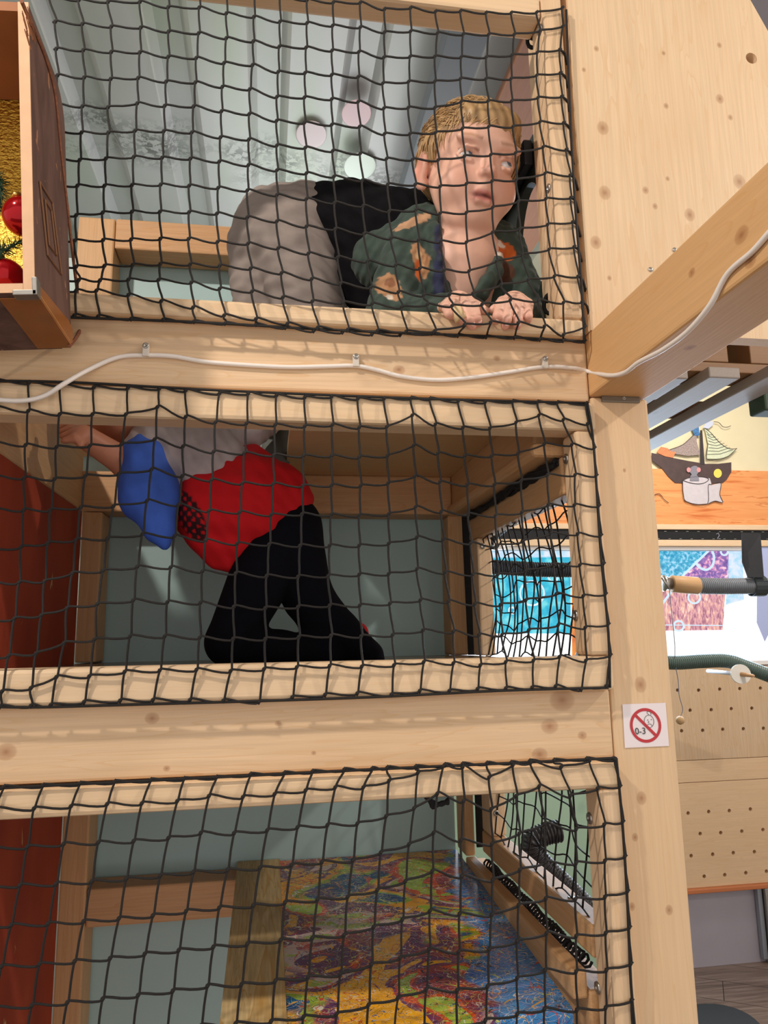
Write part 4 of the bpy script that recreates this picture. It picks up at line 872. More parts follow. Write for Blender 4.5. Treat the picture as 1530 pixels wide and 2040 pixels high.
net3 = [
 [None]+Q3((25,95),(290,85),(540,72),(775,60),(1020,48),(1245,40),(1465,30))+Q4((335,78),(565,68),(755,58),(970,45),(1160,38),(1262,32),(1455,25))+Q5((190,80),(310,75),(475,70),(640,65),(765,55),(930,50),(1150,40),(1335,40)),
 [None]+Q3((-35,240),(230,240),(480,225),(725,210),(960,205),(1200,190),(1415,155))+Q4((285,230),(500,210),(710,185),(910,165),(1100,165),(1275,120),(1470,65))+Q5((178,92),(312,95),(490,165),(652,82),(773,64),(978,95),(1172,50),(1342,44)),
 [None]+Q3((-85,505),(185,500),(430,480),(665,470),(905,460),(1140,440),(1360,405))+Q4((225,475),(450,455),(655,435),(858,420),(1060,410),(1255,360),(1445,305))+Q5((140,275),(318,325),(505,380),(675,290),(830,225),(1040,290),(1225,240),(1375,225)),
 [None]+Q3((-130,765),(135,760),(380,750),(620,735),(855,715),(1085,695),(1310,670))+Q4((180,725),(400,710),(615,690),(820,670),(1030,660),(1220,605),(1410,550))+Q5((115,540),(300,590),(510,615),(695,545),(865,480),(1080,515),(1270,485),(1395,465)),
 [None]+Q3((-185,1035),(75,1030),(325,1020),(565,1005),(805,985),(1035,965),(1260,935))+Q4((125,980),(355,965),(570,945),(790,925),(995,905),(1195,860),(1385,800))+Q5((105,800),(305,835),(515,860),(700,790),(870,740),(1080,745),(1275,730),(1410,700)),
 [None]+Q3((-245,1315),(10,1310),(265,1295),(505,1275),(745,1255),(980,1225),(1210,1200))+Q4((85,1245),(315,1225),(540,1200),(755,1185),(970,1165),(1170,1110),(1365,1060))+Q5((90,1070),(290,1090),(508,1095),(690,1030),(875,985),(1075,990),(1275,975),(1428,935)),
 [None]+Q3((-290,1600),(-40,1590),(215,1575),(455,1555),(695,1530),(935,1505),(1170,1475))+Q4((45,1510),(275,1500),(505,1475),(725,1450),(945,1430),(1155,1365),(1350,1320))+Q5((85,1330),(285,1345),(490,1330),(680,1275),(880,1220),(1080,1240),(1280,1220),(1440,1180)),
 [None]+Q3((-335,1870),(-85,1860),(165,1845),(405,1830),(650,1805),(890,1780),(1125,1750))+Q4((0,1780),(235,1765),(475,1750),(695,1720),(920,1700),(1135,1640),(1335,1590))+Q5((65,1600),(275,1605),(480,1580),(680,1525),(870,1470),(1080,1480),(1285,1470),(1450,1425)),
 [None]*15+Q5((45,1850),(265,1860),(465,1810),(680,1770),(865,1735),(1085,1740),(1280,1725),(1455,1675)),
 [None]*23, [None]*23,
]
A3 = fillgrid(net3)
e3 = [[PY(-60, 1573, Ye), PY(200, 1560, Ye), PY(500, 1545, Ye), PY(800, 1530, Ye), PY(1000, 1521, Ye), PY(1226, 1510, Ye)], [PY(1228, 1512, Ye), PY(1240, 1640, Ye), PY(1250, 1800, Ye), PY(1257, 1960, Ye), PY(1268, 2080, Ye)]]
build_net(A3, lambda i, j, p: Yn-bulge(p[0], p[1], -200, 1250, 1540, 2300, .012), .0015, 'black knotted safety net across the bottom opening before the splattered floor', e3, edge_r=(0,), edge_c=(22,))
# side nets in the YZ plane
def side_net(zt, zb, y0, y1, ny, nz, label, wob, X=.455):
    mb = MB()
    def p(i, j):
        y = y0+(y1-y0)*i/(ny-1); z = zt+(zb-zt)*j/(nz-1)
        s = math.sin(math.pi*j/(nz-1)); return Vector((X+.006*s*math.sin(i*1.7+j*.5)+.018*s, y+.005*s*math.sin(i*2.3+j*.6), z+wob*(math.sin(i*1.3+j*.7)+.8*(i % 2))+.01*math.sin(i*.5+j)*s))
    for i in range(ny): mb.tube(spline([p(i, j) for j in range(nz)], 3), .0016, 5)
    for j in range(nz): mb.tube(spline([p(i, j) for i in range(ny)], 3), .0013, 5)
    return tag(mb.build('side_net', M_net, None, True), label, 'net')
side_net(1.712, 1.464, 1.045, 1.50, 15, 9, 'fine black net hanging over the side window of the middle opening', .006)
side_net(1.40, 1.108, 1.045, 1.50, 13, 8, 'fine black net over the side window of the bottom opening', .006)
# ================================================================= people: smooth bodies from blended volumes
class Field:
    def __init__(s, lo, hi, h):
        s.lo = np.array(lo, dtype=np.float32); s.h = h
        s.n = np.ceil((np.array(hi)-np.array(lo))/h).astype(int)+1
        s.f = np.full(s.n, 0.25, dtype=np.float32); s.ax = [s.lo[i]+h*np.arange(s.n[i], dtype=np.float32) for i in range(3)]
    def region(s, lo, hi, m):
        a = np.clip(np.floor((np.array(lo)-m-s.lo)/s.h).astype(int), 0, s.n-1); b = np.clip(np.ceil((np.array(hi)+m-s.lo)/s.h).astype(int)+1, 1, s.n)
        sl = tuple(slice(i, j) for i, j in zip(a, b))
        return sl, s.ax[0][sl[0]][:, None, None], s.ax[1][sl[1]][None, :, None], s.ax[2][sl[2]][None, None, :]
    def comb(s, sl, d, k, sub=False):
        f = s.f[sl]
        if sub:
            d = -d; h = np.clip(0.5-0.5*(f-d)/k, 0, 1); s.f[sl] = f*(1-h)+d*h+k*h*(1-h)
        else:
            h = np.clip(0.5+0.5*(f-d)/k, 0, 1); s.f[sl] = f*(1-h)+d*h-k*h*(1-h)
    def cap(s, a, b, ra, rb, k=0.01, sub=False, sq=None):
        a = np.array(a, dtype=np.float32); b = np.array(b, dtype=np.float32); m = max(ra, rb)+k*2+s.h*3+.01
        sl, X, Y, Z = s.region(np.minimum(a, b), np.maximum(a, b), m)
        ab = b-a; L = float(ab@ab)+1e-12
        t = np.clip(((X-a[0])*ab[0]+(Y-a[1])*ab[1]+(Z-a[2])*ab[2])/L, 0, 1)
        d = np.sqrt((X-a[0]-t*ab[0])**2+(Y-a[1]-t*ab[1])**2+(Z-a[2]-t*ab[2])**2)-(ra+(rb-ra)*t)
        s.comb(sl, d, k, sub)
    def chain(s, pts, rs, k=0.01, sub=False):
        for i in range(len(pts)-1): s.cap(pts[i], pts[i+1], rs[i], rs[i+1], k, sub)
    def ell(s, c, rad, R=None, k=0.01, sub=False):
        c = np.array(c, dtype=np.float32); R = np.eye(3) if R is None else np.array(R); m = max(rad)+k*2+s.h*3
        sl, X, Y, Z = s.region(c, c, m); x, y, z = X-c[0], Y-c[1], Z-c[2]
        u = x*R[0][0]+y*R[1][0]+z*R[2][0]; v = x*R[0][1]+y*R[1][1]+z*R[2][1]; w_ = x*R[0][2]+y*R[1][2]+z*R[2][2]
        k0 = np.sqrt((u/rad[0])**2+(v/rad[1])**2+(w_/rad[2])**2); k1 = np.sqrt((u/rad[0]**2)**2+(v/rad[1]**2)**2+(w_/rad[2]**2)**2)+1e-6
        s.comb(sl, (k0*(k0-1)/k1).astype(np.float32), k, sub)
    def displace(s, fn): s.f += fn(s.ax[0][:, None, None], s.ax[1][None, :, None], s.ax[2][None, None, :]).astype(np.float32)
    def clip(s, fn): s.f = np.maximum(s.f, fn(s.ax[0][:, None, None], s.ax[1][None, :, None], s.ax[2][None, None, :]).astype(np.float32))
    def mesh(s):
        """naive surface nets"""
        f = s.f; f[0] = f[-1] = .2; f[:, 0] = f[:, -1] = .2; f[:, :, 0] = f[:, :, -1] = .2
        n = s.n; neg = f < 0; cs = tuple(x-1 for x in n)
        cnt = np.zeros(cs, np.int8)
        for dx in (0, 1):
            for dy in (0, 1):
                for dz in (0, 1): cnt += neg[dx:n[0]-1+dx, dy:n[1]-1+dy, dz:n[2]-1+dz]
        cells = np.argwhere((cnt > 0) & (cnt < 8)); idx = -np.ones(cs, np.int32); idx[tuple(cells.T)] = np.arange(len(cells))
        acc = np.zeros((len(cells), 3)); num = np.zeros(len(cells)); off = [(a, b, c) for a in (0, 1) for b in (0, 1) for c in (0, 1)]
        for p in off:
            for ax in range(3):
                if p[ax]: continue
                q = list(p); q[ax] = 1; P = cells+np.array(p); Q = cells+np.array(q)
                a = f[tuple(P.T)]; b = f[tuple(Q.T)]; m = (a < 0) != (b < 0)
                t = np.where(m, a/np.where(m, a-b, 1), 0); pos = np.array(p)+t[:, None]*(np.array(q)-np.array(p)); acc[m] += pos[m]; num[m] += 1
        V = (cells+acc/num[:, None])*s.h+s.lo
        faces = []
        for ax in range(3):
            o1, o2 = [(1, 2), (2, 0), (0, 1)][ax]
            sa = [slice(1, -1)]*3; sb = [slice(1, -1)]*3; sa[ax] = slice(0, -1); sb[ax] = slice(1, None)
            a = neg[tuple(sa)]; b = neg[tuple(sb)]; E = np.argwhere(a != b); base = np.array([1, 1, 1]); base[ax] = 0; E2 = E+base
            flip = a[tuple(E.T)]
            e1 = np.zeros(3, int); e1[o1] = 1; e2 = np.zeros(3, int); e2[o2] = 1
            q = np.stack([idx[tuple((E2-e1-e2).T)], idx[tuple((E2-e2).T)], idx[tuple(E2.T)], idx[tuple((E2-e1).T)]], 1)
            q[~flip] = q[~flip][:, ::-1]; faces.append(q)
        Fq = np.concatenate(faces); Fq = Fq[(Fq >= 0).all(1)]
        return V, Fq
def sculpt(fd, name, mat, parent, colorfn=None, smooth=2):
    V, Fq = fd.mesh()
    # light laplacian smoothing
    for _ in range(smooth):
        acc = np.zeros_like(V); cnt = np.zeros(len(V))
        for i in range(4):
            a, b = Fq[:, i], Fq[:, (i+1) % 4]
            for c in range(3): acc[:, c] += np.bincount(a, V[b, c], len(V))+np.bincount(b, V[a, c], len(V))
            cnt += np.bincount(a, minlength=len(V))+np.bincount(b, minlength=len(V))
        V = V*0.5+0.5*acc/np.maximum(cnt, 1)[:, None]
    me = bpy.data.meshes.new(name); me.vertices.add(len(V)); me.vertices.foreach_set('co', V.astype(np.float32).ravel())
    me.loops.add(len(Fq)*4); me.polygons.add(len(Fq)); me.loops.foreach_set('vertex_index', Fq.astype(np.int32).ravel())
    me.polygons.foreach_set('loop_start', np.arange(0, len(Fq)*4, 4, dtype=np.int32)); me.polygons.foreach_set('use_smooth', np.ones(len(Fq), bool)); me.update(calc_edges=True)
    if colorfn is not None:
        at = me.color_attributes.new('tint', 'FLOAT_COLOR', 'POINT'); col = np.ones((len(V), 4), np.float32); col[:, :3] = colorfn(V); at.data.foreach_set('color', col.ravel())
    return finish(name, me, mat, parent)
def attr_mat(name, rough=.5, sss=0.0, bump=0.0, bs=300, sheen=0.0):
    m, nt, b = newmat(name); at = N(nt, 'ShaderNodeAttribute', attribute_name='tint'); b.inputs['Roughness'].default_value = rough; b.inputs['Specular IOR Level'].default_value = 0.35
    f = noise(nt, position(nt), 120, 3); c = mixc(nt, 0.10, at.outputs['Color'], ramp(nt, f, [(0.3, (0.75, 0.7, 0.7, 1)), (0.7, (1, 1, 1, 1))]), 'MULTIPLY')
    nt.links.new(c, b.inputs['Base Color'])
    if sss: b.inputs['Subsurface Weight'].default_value = sss; b.inputs['Subsurface Scale'].default_value = 0.006; b.inputs['Subsurface Radius'].default_value = (1, .35, .2)
    if sheen: b.inputs['Sheen Weight'].default_value = sheen
    if bump:
        bn = N(nt, 'ShaderNodeBump'); bn.inputs['Strength'].default_value = bump; bn.inputs['Distance'].default_value = 0.001
        nt.links.new(noise(nt, position(nt), bs, 2), bn.inputs['Height']); nt.links.new(bn.outputs[0], b.inputs['Normal'])
    return m
def l3(c): return np.array(lin(c)[:3])
def blend(C, w_, c): w_ = np.clip(w_, 0, 1)[:, None]; return C*(1-w_)+w_*np.array(c)
M_skin = attr_mat('child_skin', .45, 0.15)
def v3(p): return np.array(tuple(p))
# ---------------- the boy in the top opening
HC = v3(PY(934, 352, 1.125))
def headframe(yaw, pitch, roll):
    y, p, r = map(math.radians, (yaw, pitch, roll))
    f = np.array([math.sin(y)*math.cos(p), -math.cos(y)*math.cos(p), math.sin(p)]); rt = np.array([math.cos(y), math.sin(y), 0]); up = np.cross(rt, -f); up = np.cross(f, -rt) if up[2] < 0 else up
    if up[2] < 0: up = -up
    rt2 = rt*math.cos(r)-up*math.sin(r); up2 = rt*math.sin(r)+up*math.cos(r)
    return np.stack([rt2, up2, f], 1)       # columns: right, up, forward
HR = headframe(8, -14, 4); HS = 1.15
def Hh(a, b, c): return HC + HR@(np.array([a, b, c])*HS)
boy = empty('person', tuple(PY(650, 862, 1.3)), 'boy in green patterned jacket and grey trousers kneeling, gripping the batten behind the top net', 'person')
fd = Field(HC-np.array([.36, .185, .42]), HC+np.array([.17, .34, .15]), .0024)
def head(fd, H, R, s=1.0):
    e = lambda c, r, k=.012, sub=False: fd.ell(H(*c), [v*s for v in r], R, k, sub)
    cp = lambda a, b, ra, rb, k=.008, sub=False: fd.cap(H(*a), H(*b), ra*s, rb*s, k, sub)
    e((0, .030, -.014), (.070, .072, .086)); e((0, .030, .018), (.060, .052, .058)); e((0, -.026, .016), (.054, .062, .056))
    e((0, -.070, .034), (.030, .026, .030), .02)
    cp((-.046, -.020, .0), (-.026, -.076, .030), .016, .013, .02); cp((.046, -.020, .0), (.026, -.076, .030), .016, .013, .02)
    for sg_ in (-1, 1):
        e((sg_*.033, -.034, .042), (.027, .029, .025), .018)
        e((sg_*.030, .022, .067), (.022, .008, .009), .012)
        e((sg_*.031, .005, .082), (.017, .0105, .014), .010, True)
        cp((sg_*.063, .012, -.006), (sg_*.074, -.006, -.012), .012, .010, .006)
        e((sg_*.073, -.004, -.010), (.008, .029, .018), .004); e((sg_*.082, .000, -.004), (.005, .017, .009), .004, True); e((sg_*.070, -.026, -.004), (.006, .010, .008), .004)
    cp((0, .006, .068), (0, -.019, .079), .006, .0085, .010); e((0, -.0215, .083), (.0088, .0078, .0088), .006)
    for sg_ in (-1, 1): e((sg_*.0088, -.0235, .076), (.006, .006, .0075), .005); e((sg_*.005, -.0295, .080), (.0028, .0022, .004), .002, True)
    cp((0, -.034, .070), (0, -.043, .069), .008, .008, .01)
    fd.chain([H(-.021, -.0515, .058), H(-.010, -.0475, .068), H(0, -.049, .071), H(.010, -.0475, .068), H(.021, -.0515, .058)], [.002, .0045, .0048, .0045, .002], .004)
    fd.chain([H(-.018, -.054, .059), H(-.008, -.0595, .068), H(.008, -.0595, .068), H(.018, -.054, .059)], [.002, .0052, .0052, .002], .005)
    fd.chain([H(-.018, -.0525, .066), H(0, -.0535, .077), H(.018, -.0525, .066)], [.0010, .0022, .0010], .0015, True)
    for sg_ in (-1, 1):   # eyelids
        fd.chain([H(sg_*.016, .000, .062), H(sg_*.024, .0080, .069), H(sg_*.034, .0085, .0685), H(sg_*.044, .001, .059)], [.0025, .0040, .0040, .0025], .004)
        fd.chain([H(sg_*.017, -.001, .062), H(sg_*.026, -.0070, .0665), H(sg_*.036, -.0062, .0655), H(sg_*.044, .000, .058)], [.0022, .0034, .0034, .002], .004)
head(fd, Hh, HR, HS)
# neck, chest, arms
chest = v3(PY(905, 600, 1.20)); shL = v3(PY(818, 505, 1.17)); shR = v3(PY(1000, 515, 1.18)); nb = v3(PY(922, 530, 1.155))
fd.cap(Hh(0, -.045, -.022), nb, .041, .043, .02); fd.cap(nb, chest, .050, .075, .03)
fd.cap(nb, shL, .04, .038, .03); fd.cap(nb, shR, .04, .038, .03)
elL = v3(PY(775, 640, 1.12)); wrL = v3(PY(903, 622, 1.062)); elR = v3(PY(1062, 650, 1.14)); wrR = v3(PY(1027, 622, 1.062))
fd.cap(shL, elL, .034, .028, .01); fd.cap(shR, elR, .034, .028, .01)
fd.cap(elL, wrL, .026, .018, .006); fd.cap(elR, wrR, .026, .018, .006)
fd.cap(chest, v3(PY(700, 470, 1.33)), .075, .06, .03)
def hand(fd, fingers, wr, thumb, palm):
    """fingers: list of (knuckle px,py), (tip px,py), radius; gripping the batten front"""
    pc = v3(PY(palm[0], palm[1], 1.022)); fd.cap(wr, pc, .018, .017, .010)
    nails = []
    for (kx, ky, tx, ty, r, yk) in fingers:
        kn = v3(PY(kx, ky, 1.003)); tip = v3(PY(tx, ty, .9665)); mid = v3(PY(kx*.62+tx*.38, ky*.72+ty*.28-5, yk)); dip = v3(PY(kx*.25+tx*.75, ky*.25+ty*.75, .962))
        fd.cap(pc, kn, .015, r*1.15, .010); fd.chain([kn, mid, dip, tip], [r*1.08, r*1.04, r*.97, r*.84], .0024)
        nails.append((dip, tip, r))
    fd.chain([v3(PY(*thumb[0])), v3(PY(*thumb[1])), v3(PY(*thumb[2]))], [.0095, .0085, .0075], .004)
    return nails
nl = hand(fd, [(881, 612, 899, 630, .0068, .972), (899, 601, 920, 640, .0073, .968), (921, 597, 940, 650, .0076, .966), (938, 601, 954, 644, .0072, .967)], wrL, [(940, 606, 1.02), (952, 612, 1.0), (964, 619, .985)], (912, 606))
nr = hand(fd, [(1000, 601, 988, 639, .0072, .967), (1019, 597, 1006, 650, .0076, .966), (1037, 599, 1030, 650, .0073, .967), (1053, 606, 1052, 638, .0068, .970)], wrR, [(1010, 606, 1.02), (996, 611, 1.0), (984, 617, .986)], (1024, 606))
SK = l3((232, 184, 162)); SKR = l3((214, 132, 112)); LIP = l3((190, 102, 96))
def skincol(V):
    C = np.tile(SK, (len(V), 1)); q = (V-HC)@HR/HS
    g = lambda c, r: np.exp(-(((q-np.array(c))/np.array(r))**2).sum(1))
    for s_ in (-1, 1):
        C = blend(C, .35*g((s_*.034, -.030, .06), (.018, .018, .03)), SKR); C = blend(C, .7*g((s_*.078, -.004, -.01), (.012, .03, .02)), SKR)
        bx = np.clip(np.abs(q[:, 0])-.018, 0, .024); by = .0245+.12*(bx-.01)*(bx < .016)-.1*(bx-.016)*(bx > .016)
        if s_ == 1: C = blend(C, .55*np.exp(-((q[:, 1]-by)/.0030)**2)*(np.abs(q[:, 0]) > .014)*(np.abs(q[:, 0]) < .044)*(q[:, 2] > .04), l3((150, 104, 66)))
        C = blend(C, .55*np.exp(-(((q[:, 1]-.0085)/.0022)**2))*(np.abs(q[:, 0]) > .015)*(np.abs(q[:, 0]) < .045)*(q[:, 2] > .055), l3((150, 96, 76)))
    lipm = np.exp(-((q[:, 0]/.019)**4))*np.exp(-(((q[:, 1]+.0535)/.0080)**4))*(q[:, 2] > .05)
    C = blend(C, .85*lipm, LIP)
    C = blend(C, .9*np.exp(-((q[:, 0]/.016)**4))*np.exp(-(((q[:, 1]+.0532)/.0022)**2))*(q[:, 2] > .05), l3((84, 36, 34)))
    C = blend(C, .35*g((0, -.021, .085), (.012, .012, .014)), SKR)
    for (a, b, r) in nl+nr:
        d = np.linalg.norm(V-b, axis=1); C = blend(C, .55*np.exp(-(d/.012)**2), SKR)
    return C
body = sculpt(fd, 'body', M_skin, boy, skincol, 1)
# eyes
M_eye = simple('eye_white', (214, 208, 208), 0.2); M_iris = simple('iris_blue', (84, 104, 122), 0.15); M_pupil = simple('pupil_black', (12, 12, 14), 0.1)
def eyes(H, R, parent, look, s=1.0):
    for sg_ in (-1, 1):
        c = H(sg_*.0305, .0015, .0548); r = .0130*s
        e = MB().sphere(c, r, 24, 16).build('eye', M_eye, parent, True)
        d = R@np.array(look); d = Vector(d/np.linalg.norm(d)); a = d.orthogonal().normalized(); b = d.cross(a)
        for nm, rr, hh, mt in (('iris', .0058*s, .0004, M_iris), ('pupil', .0027*s, .0008, M_pupil)):
            n = 20; vs = []; fs = []
            for i in range(4):
                q = rr*(1-i/4); h_ = math.sqrt(max(r*r-q*q, 0))+hh*s; vs += [Vector(c)+d*h_+(a*math.cos(2*math.pi*k/n)+b*math.sin(2*math.pi*k/n))*q for k in range(n)]
            vs.append(Vector(c)+d*(r+hh*s)); fs = [(i*n+k, i*n+(k+1) % n, (i+1)*n+(k+1) % n, (i+1)*n+k) for i in range(3) for k in range(n)]+[(3*n+k, 3*n+(k+1) % n, 4*n) for k in range(n)]
            MB().add(vs, fs).build(nm, mt, e, True)
eyes(Hh, HR, boy, (.42, .30, .85), HS)
# nails and plaster
mb = MB()
for (dip, tip, r) in nl+nr:
    c = Vector(tip*.8+dip*.2)+Vector((0, -r*.80, .0)); mb.sphere(c, r*.52, 10, 6, sc=(1, .28, 1.15))
nm_ = mb.build('fingernails', simple('nail_pink', (236, 190, 176), 0.25), boy, True)
a_, b_, r_ = v3(PY(906, 614, .9625)), v3(PY(919, 638, .9620)), .0092
MB().tube([a_*1.0, a_*.97+b_*.03, a_*.5+b_*.5, a_*.03+b_*.97, b_], r_, 18, rs=[r_*.8, r_, r_, r_, r_*.8]).build('plaster', simple('plaster_beige', (226, 196, 150), 0.6), boy, True)
# hair: cap volume plus combed strands
M_hair = attr_mat('blond_hair', .42, 0, .3, 500)
hf = Field(HC-.14, HC+.15, .0024)
hf.ell(Hh(0, .034, -.018), [.0765*HS, .0785*HS, .0915*HS], HR, .01); hf.ell(Hh(.006, .064, .050), [.046*HS, .022*HS, .024*HS], HR, .02)
def haircut(X, Y, Z):
    q = [((X-HC[0])*HR[0, i]+(Y-HC[1])*HR[1, i]+(Z-HC[2])*HR[2, i])/HS for i in range(3)]
    hl = np.interp(q[2], [-.11, -.05, -.022, -.004, .012, .03, .045, .075, .11], [-.060, -.052, -.02, .004, .004, .022, .040, .046, .048]).astype(np.float32)
    return (hl+.004*np.sin(q[0]*260)*(q[2] > .04)-q[1])*.8
hf.clip(haircut)
hf.displace(lambda X, Y, Z: .0013*np.sin(((X-HC[0])*310+(Z-HC[2])*90+14*np.sin((Y-HC[1])*40)))*np.cos((Z-HC[2])*40)+.0008*np.sin((X*150+Y*210+Z*170)))
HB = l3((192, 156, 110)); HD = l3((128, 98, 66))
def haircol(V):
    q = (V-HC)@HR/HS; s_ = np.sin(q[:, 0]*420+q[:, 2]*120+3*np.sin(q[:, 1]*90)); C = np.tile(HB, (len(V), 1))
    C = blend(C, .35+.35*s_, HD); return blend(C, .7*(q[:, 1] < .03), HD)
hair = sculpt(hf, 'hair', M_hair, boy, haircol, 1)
mb = MB(); cols = []
rr_ = random.Random(5); cnt = 0
while cnt < 1500:
    th = rr_.uniform(0, 2*math.pi); ph = math.acos(rr_.uniform(-.35, 1))
    n_ = np.array([math.sin(ph)*math.cos(th), math.cos(ph), math.sin(ph)*math.sin(th)])
    p = np.array([0, .034, -.018])+n_*np.array([.075, .077, .090])
    hl = np.interp(p[2], [-.11, -.05, -.022, -.004, .012, .03, .045, .075, .11], [-.060, -.052, -.02, .010, .012, .030, .046, .050, .052])
    if p[1] < hl: continue
    cnt += 1
    flow = np.array([.35-.9*(p[0] < -.01)*0, 0, .9]) if p[1] > .045 else np.array([0, -1, -.25 if p[2] < 0 else .1])
    if p[2] > .04 and p[1] > .04: flow = np.array([-.7 if p[0] < .02 else .5, -.25, .55])
    flow = flow+np.array([rr_.uniform(-.3, .3) for _ in range(3)]); Lh = rr_.uniform(.018, .034)
    pts = []; q = p.copy(); lift = rr_.uniform(.001, .007) if p[1] > .06 else rr_.uniform(.0, .004)
    for k in range(5):
        t = k/4; nn_ = (q-np.array([0, .034, -.018]))/np.array([.075, .077, .090])**2; nn_ /= np.linalg.norm(nn_)
        pts.append(Vector(Hh(*(q+nn_*(.001+lift*math.sin(math.pi*t*.7))))))
        fl = flow-nn_*(flow@nn_)*1.0; q = q+fl/np.linalg.norm(fl)*Lh/4
        kk = (q-np.array([0, .034, -.018]))/np.array([.075, .077, .090]); q = np.array([0, .034, -.018])+kk/np.linalg.norm(kk)*np.array([.075, .077, .090])
    mb.tube(pts, .0006, 3, rs=[.0011, .0010, .0009, .0007, .0003], cap=False)
me_h = mb.build('hair_strands', simple('blond_strands', (196, 158, 110), .45, 0, .35, 90), hair, True)
# jacket, shirt, trousers
jk = Field(v3(PY(905, 560, 1.2))-np.array([.24, .17, .16]), v3(PY(905, 560, 1.2))+np.array([.20, .14, .14]), .0030)
jk.cap(shL, elL, .050, .042, .02); jk.cap(elL, wrL, .038, .030, .012); jk.cap(shR, elR, .046, .040, .02); jk.cap(elR, wrR, .038, .029, .012)
jk.cap(v3(PY(850, 500, 1.20)), v3(PY(860, 640, 1.17)), .055, .060, .03); jk.cap(v3(PY(985, 520, 1.19)), v3(PY(990, 640, 1.19)), .042, .052, .03)
jk.cap(v3(PY(840, 470, 1.20)), v3(PY(760, 520, 1.24)), .042, .055, .03)
jk.cap(v3(PY(850, 470, 1.185)), v3(PY(985, 490, 1.20)), .050, .045, .03)
# collar
jk.chain([v3(PY(876, 585, 1.105)), v3(PY(868, 520, 1.11)), v3(PY(868, 462, 1.13)), v3(PY(890, 440, 1.19)), v3(PY(960, 450, 1.205)), v3(PY(990, 480, 1.16)), v3(PY(985, 540, 1.115)), v3(PY(955, 590, 1.10))], [.012, .014, .014, .012, .012, .013, .014, .014], .010)
jk.cap(v3(PY(940, 600, 1.09)), v3(PY(976, 552, 1.09)), .011, .010, .008)
# opening at the chest
jk.cap(v3(PY(925, 470, 1.10)), v3(PY(915, 620, 1.085)), .036, .022, .006, True); jk.cap(v3(PY(925, 400, 1.13)), v3(PY(922, 540, 1.14)), .046, .043, .006, True)
jk.displace(lambda X, Y, Z: .0022*np.sin(X*150+Z*90+2*np.sin(Y*60))*np.sin(Z*120-X*60)+.001*np.sin(X*330-Z*210))
GRN = l3((58, 74, 66)); NAV = l3((38, 42, 72)); TAN = l3((176, 130, 92)); ORA = l3((200, 96, 34)); CRM = l3((222, 206, 190))
def px_of(V):
    d = V-np.array(tuple(CAM)); x = d@np.array(tuple(RT)); y = d@np.array(tuple(UP)); z = d@np.array(tuple(FW)); return 765+F0*x/z, 1020-F0*y/z
# the printed animals sit at fixed points of the cloth
def jackcol(V):
    C = np.tile(GRN, (len(V), 1)); rs_ = np.sin(V[:, 0]*90)*np.sin(V[:, 2]*70)
    C = blend(C, .18*rs_, GRN*.5)
    for (x, y, Y_, rx, rz, a, c) in PRINTS:
        p = v3(PY(x, y, Y_)); dx = V[:, 0]-p[0]; dz = V[:, 2]-p[2]; u = dx*math.cos(a)+dz*math.sin(a); w_ = -dx*math.sin(a)+dz*math.cos(a)
        d = (u/rx)**2+(w_/rz)**2+.25*np.sin(V[:, 0]*400)*np.sin(V[:, 2]*350); C = blend(C, (1.15-d)*6*(V[:, 1] < p[1]+.05), c)
    ln = [v3(PY(878, 590, 1.10)), v3(PY(874, 520, 1.105)), v3(PY(876, 462, 1.12)), v3(PY(893, 440, 1.17))]
    for a, b in zip(ln[:-1], ln[1:]):
        ab = b-a; t = np.clip(((V-a)@ab)/(ab@ab), 0, 1); d = np.linalg.norm(V-a-t[:, None]*ab, axis=1); C = blend(C, (.0135-d)*400, NAV)
    return C
PRINTS = [(834, 522, 1.12, .013, .034, .15, TAN), (834, 522, 1.12, .006, .020, .15, l3((206, 166, 120))), (830, 545, 1.12, .006, .020, 0, ORA), (776, 570, 1.09, .018, .030, .3, TAN), (778, 560, 1.09, .009, .010, 0, l3((140, 92, 62))), (777, 590, 1.08, .006, .006, 0, CRM), (812, 466, 1.17, .035, .010, .45, l3((196, 152, 116))),
          (1005, 500, 1.13, .018, .020, .6, ORA), (994, 484, 1.13, .006, .014, .7, CRM), (990, 512, 1.13, .010, .007, 0, CRM), (1010, 540, 1.12, .014, .018, 0, l3((84, 50, 34))), (1000, 600, 1.08, .018, .006, .5, ORA)]
sculpt(jk, 'jacket', attr_mat('jacket_cloth', .8, 0, .15, 700, .1), boy, jackcol, 1)
tor = Field(v3(PY(740, 480, 1.3))-np.array([.20, .16, .20]), v3(PY(740, 480, 1.3))+np.array([.20, .16, .15]), .0036)
tor.chain([v3(PY(610, 452, 1.37)), v3(PY(700, 455, 1.34)), v3(PY(800, 470, 1.28)), v3(PY(870, 500, 1.235))], [.082, .084, .080, .066], .03)
tor.cap(v3(PY(740, 530, 1.32)), v3(PY(850, 570, 1.25)), .07, .07, .04); tor.cap(v3(PY(700, 560, 1.33)), v3(PY(800, 640, 1.27)), .04, .05, .04)
tor.displace(lambda X, Y, Z: .003*np.sin(X*70+Z*110)*np.sin(Z*60-Y*80)+.0015*np.sin(X*210+Z*130))
sculpt(tor, 'black_shirt', simple('black_cotton', (12, 11, 15), .9, 0, .2, 40, .1, .15), boy, None, 1)
tr_ = Field(v3(PY(560, 560, 1.38))-np.array([.20, .20, .26]), v3(PY(560, 560, 1.38))+np.array([.24, .20, .22]), .0038)
hip = v3(PY(560, 468, 1.40)); k1 = v3(PY(650, 790, 1.30)); k2 = v3(PY(535, 790, 1.42))
tr_.cap(hip, v3(PY(612, 452, 1.37)), .098, .086, .04); tr_.cap(v3(PY(590, 480, 1.35)), k1, .085, .055, .035); tr_.cap(v3(PY(535, 500, 1.44)), k2, .085, .055, .02)
